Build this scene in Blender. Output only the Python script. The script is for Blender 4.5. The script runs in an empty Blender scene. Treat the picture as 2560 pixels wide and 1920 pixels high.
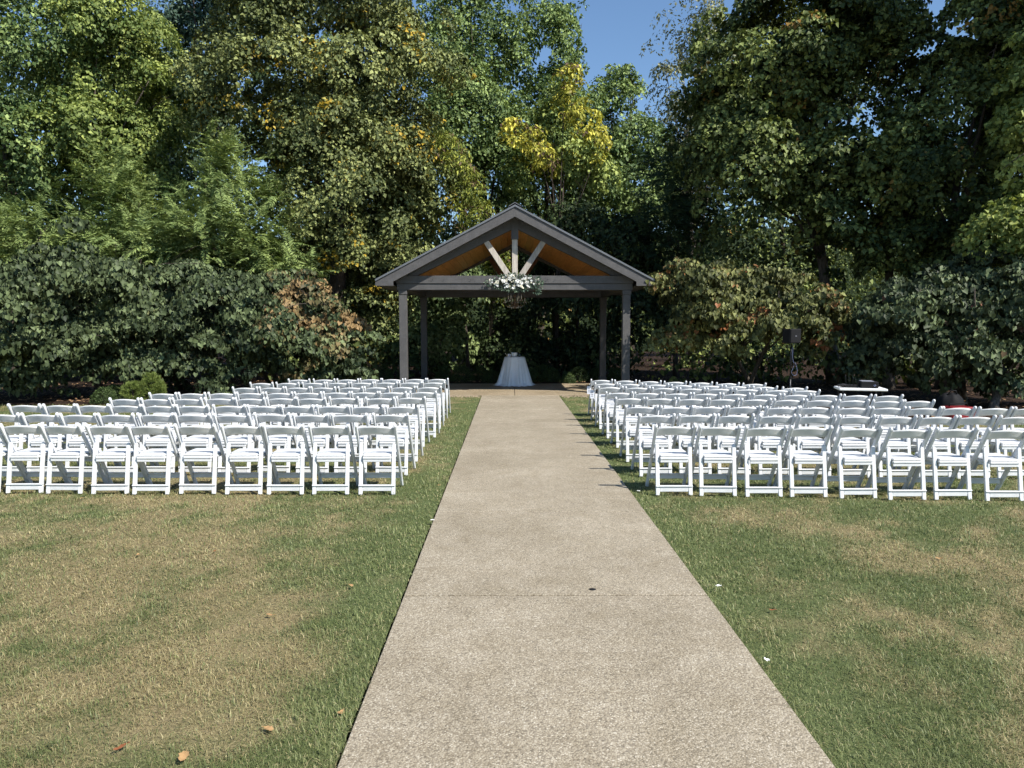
import bpy, bmesh, math
import numpy as np
from mathutils import Vector, Matrix

# ------------------------------------------------------------------ camera, sky, sun, exposure
R = math.radians
SC = bpy.context.scene
COL = SC.collection
F = 1775.0                      # focal length in photo pixels (2560 wide)
CAM_H, PITCH, YAW = 1.80, R(4.54), R(-0.29)
cam_d = bpy.data.cameras.new('camera')
cam = bpy.data.objects.new('camera', cam_d)
COL.objects.link(cam)
cam.location = (0, 0, CAM_H)
cam.rotation_euler = (R(90) - PITCH, 0, YAW)
cam_d.sensor_width = 36.0
cam_d.lens = F / 2560 * 36.0
cam_d.clip_start = 0.05
cam_d.clip_end = 2000
SC.camera = cam

SUN_EL, SUN_ROT = R(46.5), R(130.5)
world = bpy.data.worlds.new('World')
SC.world = world
world.use_nodes = True
wn = world.node_tree.nodes
wn.clear()
w_out = wn.new('ShaderNodeOutputWorld')
w_bg = wn.new('ShaderNodeBackground')
w_sky = wn.new('ShaderNodeTexSky')
w_sky.sky_type = 'NISHITA'
w_sky.sun_disc = False
w_sky.sun_elevation = SUN_EL
w_sky.sun_rotation = SUN_ROT
w_sky.altitude = 1500
w_sky.air_density = 1.5
w_sky.dust_density = 0.1
w_sky.ozone_density = 6.0
w_bg.inputs['Strength'].default_value = 0.095
world.node_tree.links.new(w_sky.outputs[0], w_bg.inputs['Color'])
world.node_tree.links.new(w_bg.outputs[0], w_out.inputs['Surface'])

sun_d = bpy.data.lights.new('sun', 'SUN')
sun_d.energy = 5.0
sun_d.angle = R(0.53)
sun_d.color = (1.0, 0.955, 0.88)
sun = bpy.data.objects.new('sun', sun_d)
COL.objects.link(sun)
sd = Vector((math.sin(SUN_ROT) * math.cos(SUN_EL), math.cos(SUN_ROT) * math.cos(SUN_EL), math.sin(SUN_EL)))
sun.rotation_euler = sd.to_track_quat('Z', 'Y').to_euler()
sun.location = (20, -20, 30)

vs = SC.view_settings
vs.view_transform = 'Standard'
vs.look = 'None'
vs.exposure = 0.68
vs.gamma = 1.0
vs.use_curve_mapping = False
cy = SC.cycles
cy.max_bounces = 4
cy.diffuse_bounces = 2
cy.glossy_bounces = 2
cy.transmission_bounces = 2
cy.use_adaptive_sampling = True
cy.adaptive_threshold = 0.03
cy.use_denoising = True
cy.sample_clamp_indirect = 4.0

# ------------------------------------------------------------------ helpers
CAM_M = cam.rotation_euler.to_matrix()


def W(px, py, Y):
    """world point seen at photo pixel (px, py) at distance Y along the lawn"""
    d = CAM_M @ Vector(((px - 1280) / F, (960 - py) / F, -1))
    t = Y / d.y
    return Vector((d.x * t, Y, CAM_H + d.z * t))


def WZ(px, py, z):
    """world point seen at photo pixel (px, py) at height z"""
    d = CAM_M @ Vector(((px - 1280) / F, (960 - py) / F, -1))
    t = (z - CAM_H) / d.z
    return Vector((d.x * t, d.y * t, z))


class MB:
    """collects geometry and links it as ONE mesh object"""

    def __init__(s):
        s.v, s.f = [], []

    def add(s, v, f, M=None):
        b = len(s.v)
        for p in v:
            p = Vector(p)
            s.v.append(tuple(M @ p) if M else tuple(p))
        s.f += [tuple(b + i for i in q) for q in f]
        return s

    def box(s, x0, x1, y0, y1, z0, z1, M=None, bev=0.0):
        if bev <= 0:
            v = [(x0, y0, z0), (x1, y0, z0), (x1, y1, z0), (x0, y1, z0), (x0, y0, z1), (x1, y0, z1), (x1, y1, z1), (x0, y1, z1)]
            f = [(0, 3, 2, 1), (4, 5, 6, 7), (0, 1, 5, 4), (1, 2, 6, 5), (2, 3, 7, 6), (3, 0, 4, 7)]
            return s.add(v, f, M)
        bm = bmesh.new()
        bmesh.ops.create_cube(bm, size=1)
        for p in bm.verts:
            p.co = Vector(((x0 + x1) / 2 + p.co.x * (x1 - x0), (y0 + y1) / 2 + p.co.y * (y1 - y0), (z0 + z1) / 2 + p.co.z * (z1 - z0)))
        bmesh.ops.bevel(bm, geom=bm.edges[:], offset=bev, segments=1, affect='EDGES')
        return s.bm(bm, M)

    def bm(s, bm, M=None):
        bm.verts.index_update()
        s.add([p.co.copy() for p in bm.verts], [[q.index for q in f.verts] for f in bm.faces], M)
        bm.free()
        return s

    def prism(s, pts, axis, a, b, M=None, bev=0.0):
        """polygon PTS (2-D) extruded along axis 'x' or 'y' or 'z' from a to b"""
        def P(u, w, t):
            return {'x': (t, u, w), 'y': (u, t, w), 'z': (u, w, t)}[axis]
        n = len(pts)
        bm = bmesh.new()
        va = [bm.verts.new(P(u, w, a)) for u, w in pts]
        vb = [bm.verts.new(P(u, w, b)) for u, w in pts]
        bm.faces.new(va)
        bm.faces.new(vb[::-1])
        for i in range(n):
            j = (i + 1) % n
            bm.faces.new((va[j], va[i], vb[i], vb[j]))
        bmesh.ops.recalc_face_normals(bm, faces=bm.faces[:])
        if bev > 0:
            bmesh.ops.bevel(bm, geom=[e for e in bm.edges if len(e.link_faces) == 2 and e.calc_face_angle(0) > 0.6], offset=bev, segments=1, affect='EDGES')
        return s.bm(bm, M)

    def tube(s, pts, rad, n=8, M=None, cap=True):
        pts = [Vector(p) for p in pts]
        if not hasattr(rad, '__len__'):
            rad = [rad] * len(pts)
        v, f = [], []
        up = None
        for i, p in enumerate(pts):
            t = (pts[min(i + 1, len(pts) - 1)] - pts[max(i - 1, 0)]).normalized()
            if up is None:
                up = t.orthogonal().normalized()
            else:
                up = (up - t * up.dot(t))
                up = up.normalized() if up.length > 1e-6 else t.orthogonal().normalized()
            w = t.cross(up)
            for k in range(n):
                a = 2 * math.pi * k / n
                v.append(p + (up * math.cos(a) + w * math.sin(a)) * rad[i])
        for i in range(len(pts) - 1):
            for k in range(n):
                f.append((i * n + k, i * n + (k + 1) % n, (i + 1) * n + (k + 1) % n, (i + 1) * n + k))
        if cap:
            f.append(tuple(range(n))[::-1])
            f.append(tuple((len(pts) - 1) * n + k for k in range(n)))
        return s.add(v, f, M)

    def lathe(s, prof, n=16, M=None):
        v, f = [], []
        for r, z in prof:
            for k in range(n):
                a = 2 * math.pi * k / n
                v.append((r * math.cos(a), r * math.sin(a), z))
        for i in range(len(prof) - 1):
            for k in range(n):
                f.append((i * n + k, i * n + (k + 1) % n, (i + 1) * n + (k + 1) % n, (i + 1) * n + k))
        f.append(tuple(range(n))[::-1])
        f.append(tuple((len(prof) - 1) * n + k for k in range(n)))
        return s.add(v, f, M)

    def mesh(s, name):
        me = bpy.data.meshes.new(name)
        me.from_pydata(s.v, [], s.f)
        me.update()
        return me

    def build(s, name, mat, parent=None, smooth=False, loc=None):
        me = s.mesh(name)
        me.materials.append(mat)
        if smooth:
            me.polygons.foreach_set('use_smooth', np.ones(len(me.polygons), bool))
        return link(name, me, parent, loc)


def link(name, data, parent=None, loc=None):
    o = bpy.data.objects.new(name, data)
    COL.objects.link(o)
    if parent is not None:
        o.parent = parent
    if loc is not None:
        o.location = loc
    return o


def tag(o, label=None, cat=None, group=None, kind=None):
    for k, v in (('label', label), ('category', cat), ('group', group), ('kind', kind)):
        if v:
            o[k] = v
    return o


def thing(name, label, cat, loc=(0, 0, 0), rz=0.0, group=None):
    o = link(name, None, None, loc)
    o.rotation_euler = (0, 0, rz)
    return tag(o, label, cat, group)


def np_mesh(name, verts, faces_flat, nper, mat, attrs=None, smooth=False):
    """fast mesh from numpy arrays; all faces have NPER corners"""
    me = bpy.data.meshes.new(name)
    nv, nf = len(verts), len(faces_flat) // nper
    me.vertices.add(nv)
    me.vertices.foreach_set('co', np.ascontiguousarray(verts, np.float32).ravel())
    me.loops.add(nf * nper)
    me.loops.foreach_set('vertex_index', np.ascontiguousarray(faces_flat, np.int32))
    me.polygons.add(nf)
    me.polygons.foreach_set('loop_start', np.arange(0, nf * nper, nper, dtype=np.int32))
    me.polygons.foreach_set('loop_total', np.full(nf, nper, np.int32))
    if smooth:
        me.polygons.foreach_set('use_smooth', np.ones(nf, bool))
    for k, a in (attrs or {}).items():
        t = me.attributes.new(k, 'FLOAT', 'POINT')
        t.data.foreach_set('value', np.ascontiguousarray(a, np.float32))
    me.update(calc_edges=True)
    me.materials.append(mat)
    return me


def vnoise(x, y, seed=0):
    """2-D value noise in numpy, 0..1"""
    xi, yi = np.floor(x).astype(np.int64), np.floor(y).astype(np.int64)
    fx, fy = x - xi, y - yi
    fx, fy = fx * fx * (3 - 2 * fx), fy * fy * (3 - 2 * fy)

    def h(a, b):
        n = (a * 374761393 + b * 668265263 + seed * 1274126177) & 0x7fffffff
        n = ((n ^ (n >> 13)) * 1274126177) & 0x7fffffff
        return ((n ^ (n >> 16)) & 0xffff) / 65535.0
    return (h(xi, yi) * (1 - fx) + h(xi + 1, yi) * fx) * (1 - fy) + (h(xi, yi + 1) * (1 - fx) + h(xi + 1, yi + 1) * fx) * fy


def fbm(x, y, seed=0, octv=4):
    s, a, t = 0, 0.5, 0
    for k in range(octv):
        s = s + a * vnoise(x * 2 ** k, y * 2 ** k, seed + k)
        t += a
        a *= 0.55
    return s / t


# ------------------------------------------------------------------ materials
class NT:
    def __init__(s, name):
        s.m = bpy.data.materials.new(name)
        s.m.use_nodes = True
        s.t = s.m.node_tree
        s.t.nodes.clear()
        s.out = s.n('ShaderNodeOutputMaterial')

    def n(s, k, **kw):
        o = s.t.nodes.new(k)
        for a, b in kw.items():
            setattr(o, a, b)
        return o

    def l(s, a, b):
        s.t.links.new(a, b)

    def ramp(s, fac, stops, interp='LINEAR'):
        r = s.n('ShaderNodeValToRGB')
        r.color_ramp.interpolation = interp
        e = r.color_ramp.elements
        while len(e) < len(stops):
            e.new(0.5)
        for i, (p, c) in enumerate(stops):
            e[i].position = p
            e[i].color = (*c, 1) if len(c) == 3 else c
        s.l(fac, r.inputs[0])
        return r.outputs['Color']

    def noise(s, scale, detail=4, vec=None, rough=0.55):
        o = s.n('ShaderNodeTexNoise')
        o.inputs['Scale'].default_value = scale
        o.inputs['Detail'].default_value = detail
        o.inputs['Roughness'].default_value = rough
        if vec:
            s.l(vec, o.inputs['Vector'])
        return o.outputs['Fac']

    def mix(s, fac, a, b, typ='MIX'):
        o = s.n('ShaderNodeMix', data_type='RGBA', blend_type=typ)
        for sock, val in ((o.inputs['Factor'], fac), (o.inputs['A'], a), (o.inputs['B'], b)):
            if hasattr(val, 'links'):
                s.l(val, sock)
            else:
                sock.default_value = val if not isinstance(val, tuple) else (*val, 1)
        return o.outputs['Result']

    def math(s, op, a, b=0.0):
        o = s.n('ShaderNodeMath', operation=op)
        for i, val in enumerate((a, b)):
            if hasattr(val, 'links'):
                s.l(val, o.inputs[i])
            else:
                o.inputs[i].default_value = val
        return o.outputs[0]

    def bump(s, h, strength, dist):
        b = s.n('ShaderNodeBump')
        b.inputs['Strength'].default_value = strength
        b.inputs['Distance'].default_value = dist
        s.l(h, b.inputs['Height'])
        return b.outputs[0]

    def coord(s, kind='Object', scale=None, rot=None):
        c = s.n('ShaderNodeTexCoord').outputs[kind]
        if scale:
            m = s.n('ShaderNodeMapping')
            m.inputs['Scale'].default_value = scale
            if rot:
                m.inputs['Rotation'].default_value = rot
            s.l(c, m.inputs['Vector'])
            c = m.outputs[0]
        return c

    def pos(s):
        return s.n('ShaderNodeNewGeometry').outputs['Position']

    def principled(s, color, rough=0.5, normal=None, spec=0.5, metal=0.0, **kw):
        p = s.n('ShaderNodeBsdfPrincipled')
        for sock, val in ((p.inputs['Base Color'], color), (p.inputs['Roughness'], rough)):
            if hasattr(val, 'links'):
                s.l(val, sock)
            else:
                sock.default_value = (*val, 1) if isinstance(val, tuple) else val
        p.inputs['Specular IOR Level'].default_value = spec
        p.inputs['Metallic'].default_value = metal
        if normal:
            s.l(normal, p.inputs['Normal'])
        for k, v in kw.items():
            p.inputs[k].default_value = v
        s.l(p.outputs[0], s.out.inputs['Surface'])
        return p


def mat_plain(name, color, rough=0.5, var=0.12, scale=6.0, bump=0.0, bscale=60.0, spec=0.5, metal=0.0):
    t = NT(name)
    v = t.pos()
    f = t.noise(scale, 4, v)
    c = t.ramp(f, [(0.3, tuple(x * (1 - var) for x in color)), (0.7, tuple(min(1, x * (1 + var)) for x in color))])
    nrm = t.bump(t.noise(bscale, 3, v), bump, 0.004) if bump else None
    t.principled(c, rough, nrm, spec, metal)
    return t.m


def mat_leaf(name, lo, hi, gloss=0.2, trans=0.35, rough=0.55, patch=None):
    """leaf colours run lo..hi over the leaf's own tint; PATCH (colour, scale, threshold) turns whole sprays another colour"""
    t = NT(name)
    a = t.n('ShaderNodeAttribute', attribute_name='tint').outputs['Fac']
    stops = [(0.0, lo), (0.52, tuple(0.68 * p + 0.32 * q for p, q in zip(lo, hi))), (0.95, tuple(1.06 * q for q in hi))]
    c = t.ramp(a, stops)
    if patch:
        col, sc, th = patch
        b = t.n('ShaderNodeAttribute', attribute_name='turn').outputs['Fac']
        k = t.n('ShaderNodeMapRange')
        t.l(b, k.inputs[0])
        k.inputs[1].default_value = th
        k.inputs[2].default_value = th + sc
        c = t.mix(k.outputs[0], c, col)
    p = t.principled(c, rough, None, gloss)
    tr = t.n('ShaderNodeBsdfTranslucent')
    ctr = t.mix(0.6, c, (1.25, 1.2, 0.55), 'MULTIPLY')
    t.l(ctr, tr.inputs['Color'])
    mx = t.n('ShaderNodeMixShader')
    mx.inputs[0].default_value = trans
    t.l(p.outputs[0], mx.inputs[1])
    t.l(tr.outputs[0], mx.inputs[2])
    t.l(mx.outputs[0], t.out.inputs['Surface'])
    return t.m


def mat_bark(name, lo, hi):
    t = NT(name)
    v = t.coord('Object', (9, 9, 1.6))
    f = t.noise(3.0, 6, v, 0.7)
    c = t.ramp(f, [(0.3, lo), (0.62, hi)])
    t.principled(c, 0.9, t.bump(f, 0.9, 0.03), 0.2)
    return t.m


def mat_wood(name, lo, hi, axis_scale, rough=0.6, bump=0.2):
    t = NT(name)
    oi = t.n('ShaderNodeObjectInfo')
    v = t.coord('Object', axis_scale)
    ad = t.n('ShaderNodeVectorMath', operation='ADD')
    t.l(v, ad.inputs[0])
    sc = t.n('ShaderNodeVectorMath', operation='SCALE')
    sc.inputs[0].default_value = (17.0, 31.0, 9.0)
    t.l(oi.outputs['Random'], sc.inputs['Scale'])
    t.l(sc.outputs[0], ad.inputs[1])
    f = t.noise(2.2, 6, ad.outputs[0], 0.62)
    c = t.ramp(f, [(0.3, lo), (0.68, hi)])
    val = t.math('ADD', t.math('MULTIPLY', oi.outputs['Random'], 0.5), 0.72)
    c = t.mix(1.0, c, t.ramp(val, [(0.0, (0, 0, 0)), (1.0, (1, 1, 1))]), 'MULTIPLY')
    t.principled(c, rough, t.bump(f, bump, 0.004), 0.3)
    return t.m


def mat_aggregate(name, tone):
    t = NT(name)
    p = t.pos()
    vo = t.n('ShaderNodeTexVoronoi')
    vo.inputs['Scale'].default_value = 120
    t.l(p, vo.inputs['Vector'])
    bw = t.n('ShaderNodeRGBToBW')
    t.l(vo.outputs['Color'], bw.inputs[0])
    c = t.ramp(bw.outputs[0], [(0.0, (0.155, 0.137, 0.108)), (0.25, (0.300, 0.260, 0.202)), (0.5, (0.385, 0.335, 0.258)), (0.75, (0.455, 0.402, 0.318)), (1.0, (0.68, 0.63, 0.54))])
    edge = t.ramp(vo.outputs['Distance'], [(0.35, (1, 1, 1)), (0.8, (0.66, 0.63, 0.59))])
    c = t.mix(1.0, c, edge, 'MULTIPLY')
    st = t.ramp(t.noise(0.9, 5, p, 0.6), [(0.3, (0.80, 0.77, 0.72)), (0.7, (1.08, 1.06, 1.04))])
    c = t.mix(1.0, c, st, 'MULTIPLY')
    st2 = t.ramp(t.noise(5.0, 4, p, 0.6), [(0.3, (0.90, 0.88, 0.84)), (0.65, (1.05, 1.05, 1.05))])
    c = t.mix(1.0, c, st2, 'MULTIPLY')
    c = t.mix(1.0, c, tone, 'MULTIPLY')
    h = t.ramp(vo.outputs['Distance'], [(0.0, (1, 1, 1)), (0.8, (0, 0, 0))])
    t.principled(c, 0.75, t.bump(h, 0.4, 0.004), 0.3)
    return t.m


M_RESIN = None
t = NT('white_resin')
f = t.noise(14, 3, t.coord('Object'))
c = t.ramp(f, [(0.25, (0.60, 0.612, 0.62)), (0.7, (0.66, 0.668, 0.672))])
sm = t.noise(38, 5, t.coord('Object'), 0.7)
c = t.mix(1.0, c, t.ramp(sm, [(0.20, (0.86, 0.85, 0.82)), (0.40, (1, 1, 1))]), 'MULTIPLY')
t.principled(c, 0.42, t.bump(t.noise(220, 2, t.coord('Object')), 0.12, 0.001), 0.4)
M_RESIN = t.m

t = NT('charcoal_paint')
v = t.coord('Object', (3, 3, 3))
f = t.noise(2.0, 5, v)
c = t.ramp(f, [(0.3, (0.074, 0.071, 0.071)), (0.7, (0.098, 0.094, 0.093))])
gr = t.noise(5, 6, t.coord('Object', (14, 14, 1.6)), 0.7)
gr2 = t.noise(5, 6, t.coord('Object', (1.2, 14, 14)), 0.7)
c = t.mix(1.0, c, t.ramp(t.math('MULTIPLY', gr, gr2), [(0.12, (0.72, 0.72, 0.72)), (0.38, (1.12, 1.12, 1.12))]), 'MULTIPLY')
t.principled(c, 0.62, t.bump(t.math('ADD', gr, t.noise(45, 4, t.pos(), 0.7)), 0.4, 0.004), 0.35)
M_CHAR = t.m
M_ROOF = mat_plain('grey_metal_roof', (0.15, 0.155, 0.165), 0.38, 0.08, 3, 0.0, 60, 0.5, 0.3)
M_BLEACH = mat_wood('bleached_timber', (0.30, 0.265, 0.225), (0.56, 0.51, 0.44), (12, 12, 1.2))
M_BROWN = mat_wood('brown_timber', (0.10, 0.045, 0.022), (0.20, 0.09, 0.045), (12, 12, 1.2))
M_CEIL = mat_wood('cedar_ceiling', (0.36, 0.14, 0.035), (0.62, 0.29, 0.085), (9, 0.8, 9), 0.4, 0.1)
M_PATH = mat_aggregate('exposed_aggregate', (0.90, 0.915, 0.91))
M_PATIO = mat_aggregate('tan_aggregate', (0.86, 0.82, 0.74))
M_BARK = mat_bark('grey_bark', (0.035, 0.028, 0.022), (0.16, 0.135, 0.11))
M_BARK_D = mat_bark('dark_bark', (0.018, 0.014, 0.011), (0.085, 0.068, 0.055))
M_BLACK = mat_plain('black_plastic', (0.011, 0.011, 0.012), 0.7, 0.1, 8, 0.0, 300, 0.15)
M_BLACKM = mat_plain('black_metal', (0.03, 0.03, 0.033), 0.4, 0.1, 8, 0, 60, 0.5, 0.6)
M_CABLE = mat_plain('blue_white_cable', (0.17, 0.20, 0.34), 0.5)
M_WHITE = mat_plain('white_plastic', (0.78, 0.78, 0.77), 0.4, 0.03, 5)
M_PAPER = mat_plain('white_paper', (0.80, 0.81, 0.84), 0.8, 0.02, 5)
M_INK = mat_plain('grey_ink', (0.22, 0.23, 0.27), 0.8, 0.02, 5)
M_RED = mat_plain('red_plastic', (0.20, 0.008, 0.012), 0.4, 0.2, 6)
M_CERAM = mat_plain('white_ceramic', (0.72, 0.73, 0.74), 0.25, 0.03, 5)
M_BLUE = mat_plain('blue_glaze', (0.06, 0.09, 0.38), 0.3)
M_GLASSD = mat_plain('dark_glass', (0.02, 0.035, 0.03), 0.12, 0.1, 5)
M_BRASS = mat_plain('aged_bronze', (0.20, 0.15, 0.11), 0.45, 0.25, 14, 0, 60, 0.5, 0.5)
M_CANDLE = mat_plain('ivory_candle', (0.72, 0.68, 0.58), 0.5, 0.05, 5)
M_PETAL = mat_plain('white_petal', (0.83, 0.83, 0.79), 0.7, 0.06, 40)
M_PETAL_C = mat_plain('cream_petal', (0.80, 0.77, 0.64), 0.7, 0.06, 40)

t = NT('white_satin')
p = t.pos()
c = t.ramp(t.noise(3, 4, p), [(0.3, (0.70, 0.71, 0.73)), (0.7, (0.78, 0.79, 0.80))])
t.principled(c, 0.42, t.bump(t.noise(30, 4, p), 0.15, 0.01), 0.4)
M_SATIN = t.m

t = NT('crystal')
t.principled((0.75, 0.75, 0.75), 0.08, None, 0.8, 0.0, **{'Transmission Weight': 0.6, 'IOR': 1.5})
M_CRYSTAL = t.m

# lawn: thatch and soil colours follow the dry/green state stored on the sheet
t = NT('lawn_thatch')
d = t.n('ShaderNodeAttribute', attribute_name='dry').outputs['Fac']
p = t.pos()
n1 = t.noise(55, 5, p, 0.7)
green = t.ramp(n1, [(0.3, (0.060, 0.082, 0.028)), (0.7, (0.125, 0.150, 0.060))])
straw = t.ramp(n1, [(0.3, (0.15, 0.118, 0.060)), (0.7, (0.31, 0.25, 0.135))])
c = t.mix(d, green, straw)
t.principled(c, 0.9, t.bump(n1, 0.8, 0.02), 0.15)
M_LAWN = t.m

t = NT('grass_blade')
a = t.n('ShaderNodeAttribute', attribute_name='dry').outputs['Fac']
b = t.n('ShaderNodeAttribute', attribute_name='tint').outputs['Fac']
green = t.ramp(b, [(0.0, (0.070, 0.102, 0.030)), (0.5, (0.128, 0.168, 0.052)), (1.0, (0.235, 0.270, 0.105))])
straw = t.ramp(b, [(0.0, (0.22, 0.180, 0.085)), (0.5, (0.40, 0.330, 0.165)), (1.0, (0.58, 0.500, 0.285))])
c = t.mix(a, green, straw)
pp = t.principled(c, 0.5, None, 0.35)
tr = t.n('ShaderNodeBsdfTranslucent')
t.l(c, tr.inputs['Color'])
mx = t.n('ShaderNodeMixShader')
mx.inputs[0].default_value = 0.28
t.l(pp.outputs[0], mx.inputs[1])
t.l(tr.outputs[0], mx.inputs[2])
t.l(mx.outputs[0], t.out.inputs['Surface'])
M_BLADE = t.m

t = NT('mulch')
p = t.pos()
n1 = t.noise(26, 6, p, 0.75)
n2 = t.noise(1.6, 3, p)
c = t.ramp(n1, [(0.32, (0.012, 0.009, 0.008)), (0.55, (0.045, 0.030, 0.022)), (0.75, (0.115, 0.075, 0.05))])
c = t.mix(1.0, c, t.ramp(n2, [(0.35, (0.7, 0.7, 0.7)), (0.7, (1.25, 1.15, 1.05))]), 'MULTIPLY')
t.principled(c, 0.95, t.bump(n1, 1.0, 0.05), 0.1)
M_MULCH = t.m
M_SOIL = mat_plain('bare_soil', (0.13, 0.095, 0.062), 0.95, 0.4, 30, 0.9, 60, 0.1)
M_GRAVEL = mat_plain('tan_gravel', (0.30, 0.235, 0.165), 0.9, 0.45, 60, 0.8, 60, 0.2)
M_DEADLEAF = mat_plain('tan_dead_leaf', (0.36, 0.22, 0.10), 0.7, 0.25, 30, 0.3, 80, 0.2)
M_DEADLEAF2 = mat_plain('russet_dead_leaf', (0.24, 0.085, 0.035), 0.7, 0.25, 30, 0.3, 80, 0.2)
M_LITTER = mat_plain('leaf_litter', (0.26, 0.16, 0.085), 0.8, 0.5, 20, 0.2, 80, 0.2)

# ------------------------------------------------------------------ the ground, path and patio
PX0, PX1 = -0.70, 1.335          # path edges
PC_X = 0.17                      # pavilion centre line
YF, YB = 18.9, 23.5              # pavilion post rows
g = MB().add([(-400, -60, -0.09), (400, -60, -0.09), (400, 700, -0.09), (-400, 700, -0.09)], [(0, 1, 2, 3)])
tag(g.build('ground', M_MULCH), kind='structure')


def bed_edge(x):
    """distance at which the lawn gives way to the mulch bed"""
    return np.where(x < 0, 18.7 - 2.1 * np.clip((-x - 4.2) / 4.0, 0, 1) ** 1.3, 18.7 - 5.2 * np.clip((x - 4.3) / 4.0, 0, 1) ** 1.2)


def dry_at(x, y):
    """0 = green turf, 1 = straw"""
    n = fbm(x * 0.75 + 3.1, y * 0.75, 11, 4)
    n2 = fbm(x * 2.6, y * 2.6 + 9, 23, 3)
    n3 = fbm(x * 9, y * 9 + 4, 31, 2)
    left = 0.10 + 0.48 * np.exp(-(((x + 3.1) / 2.3) ** 2 + ((y - 4.6) / 2.3) ** 2)) + 0.30 * np.exp(-(((x + 1.9) / 1.0) ** 2 + ((y - 3.2) / 1.6) ** 2)) + 0.35 * np.exp(-(((x + 1.6) / 1.6) ** 2 + ((y - 6.4) / 0.9) ** 2))
    right = 0.27 + 0.36 * np.exp(-(((x - 3.2) / 1.1) ** 2 + ((y - 3.3) / 1.4) ** 2)) + 0.25 * np.exp(-(((x - 4.6) / 1.6) ** 2 + ((y - 4.4) / 1.6) ** 2))
    b = np.where(x < 0.3, left, right) + 0.22 * (y > 7.2)
    v = b + 1.5 * (n - 0.5) + 1.3 * (n2 - 0.5) + 1.3 * (n3 - 0.5)
    e = np.minimum(np.abs(x - PX0), np.abs(x - PX1))
    v = 0.5 + 1.25 * (v - 0.5) - 0.75 * np.exp(-((e / 0.42) ** 2)) + 0.10
    return np.clip(v, 0, 1)


# lawn sheets either side of the path
def lawn_sheet(x0, x1, y0, y1, step):
    xs = np.arange(x0, x1 + step / 2, step)
    ys = np.arange(y0, y1 + step / 2, step)
    X, Y = np.meshgrid(xs, ys)
    Y = np.minimum(Y, bed_edge(X))
    Z = -0.012 + 0.010 * (fbm(X * 1.7, Y * 1.7, 5, 3) - 0.5)
    v = np.stack([X.ravel(), Y.ravel(), Z.ravel()], 1)
    nx, ny = len(xs), len(ys)
    i = (np.arange(ny - 1)[:, None] * nx + np.arange(nx - 1)[None]).ravel()
    f = np.stack([i, i + 1, i + 1 + nx, i + nx], 1)
    return v, f, dry_at(X, Y).ravel()


for nm, x0, x1 in (('lawn', -14.0, PX0 - 0.012), ('lawn', PX1 + 0.012, 14.0)):
    v, f, dr = lawn_sheet(x0, x1, -3.0, 18.7, 0.16)
    tag(link(nm, np_mesh('lawn', v, f.ravel(), 4, M_LAWN, {'dry': dr}, True)), kind='structure')

hx = np.linspace(-160, 160, 81)
hv, hf = [], []
for k, x in enumerate(hx):
    for q, (yy, zz) in enumerate(((52, -0.1), (58, 3.0), (66, 7.5), (78, 11), (100, 13), (140, 12))):
        hv.append((x, yy + 0.0016 * x * x * -1, zz * (0.85 + 0.35 * float(vnoise(np.array(x * 0.12 + 50), np.array(q * 1.3), 3)))))
for k in range(80):
    for q in range(5):
        hf.append((k * 6 + q, k * 6 + 6 + q, k * 6 + 7 + q, k * 6 + 1 + q))
t = NT('far_woodland')
p = t.pos()
n1 = t.noise(1.3, 6, p, 0.75)
t.principled(t.ramp(n1, [(0.35, (0.012, 0.020, 0.008)), (0.7, (0.060, 0.085, 0.030))]), 0.95, t.bump(n1, 1.0, 1.2), 0.1)
tag(MB().add(hv, hf).build('hill', t.m, None, True), kind='structure')
path = link('path', None)
tag(path, kind='structure')
j0 = 4.63 - 2.165 * 3
ends = [j0 + 2.165 * k for k in range(0, 20)]
ends = [e for e in ends if e < 18.2] + [18.735]
for a, b in zip(ends[:-1], ends[1:]):
    m = MB().box(PX0, PX1, a + 0.009, b - 0.009, -0.12, 0.012, bev=0.003)
    m.build('slab', M_PATH, path)
patio = link('patio', None)
tag(patio, kind='structure')
for a, b in ((-4.4, PC_X - 0.006), (PC_X + 0.006, 4.9)):
    MB().box(a, b, 18.745, 22.7, -0.12, 0.014, bev=0.006).build('slab', M_PATIO, patio)
# strip of loose gravel along the patio's front edge
rng = np.random.default_rng(3)
gm = MB()
for x0, x1 in ((-3.6, PX0 - 0.05), (PX1 + 0.05, 4.0)):
    for k in range(360):
        x, y = rng.uniform(x0, x1), 18.70 - abs(rng.normal(0, 0.16))
        r = rng.uniform(0.010, 0.028)
        a = rng.uniform(0, 6.28, 5) * 0 + np.arange(5) * 1.256 + rng.uniform(0, 1)
        top = [(x + r * 0.55 * math.cos(q), y + r * 0.55 * math.sin(q), r * 0.6) for q in a]
        bot = [(x + r * math.cos(q), y + r * math.sin(q), -0.01) for q in a]
        gm.add(top + bot, [(0, 1, 2, 3, 4)] + [(5 + i, 5 + (i + 1) % 5, (i + 1) % 5, i) for i in range(5)])
tag(gm.build('gravel', M_GRAVEL), 'loose tan gravel strewn along the front edge of the patio', 'gravel', kind='stuff')

# grass blades
rng = np.random.default_rng(7)


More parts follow.
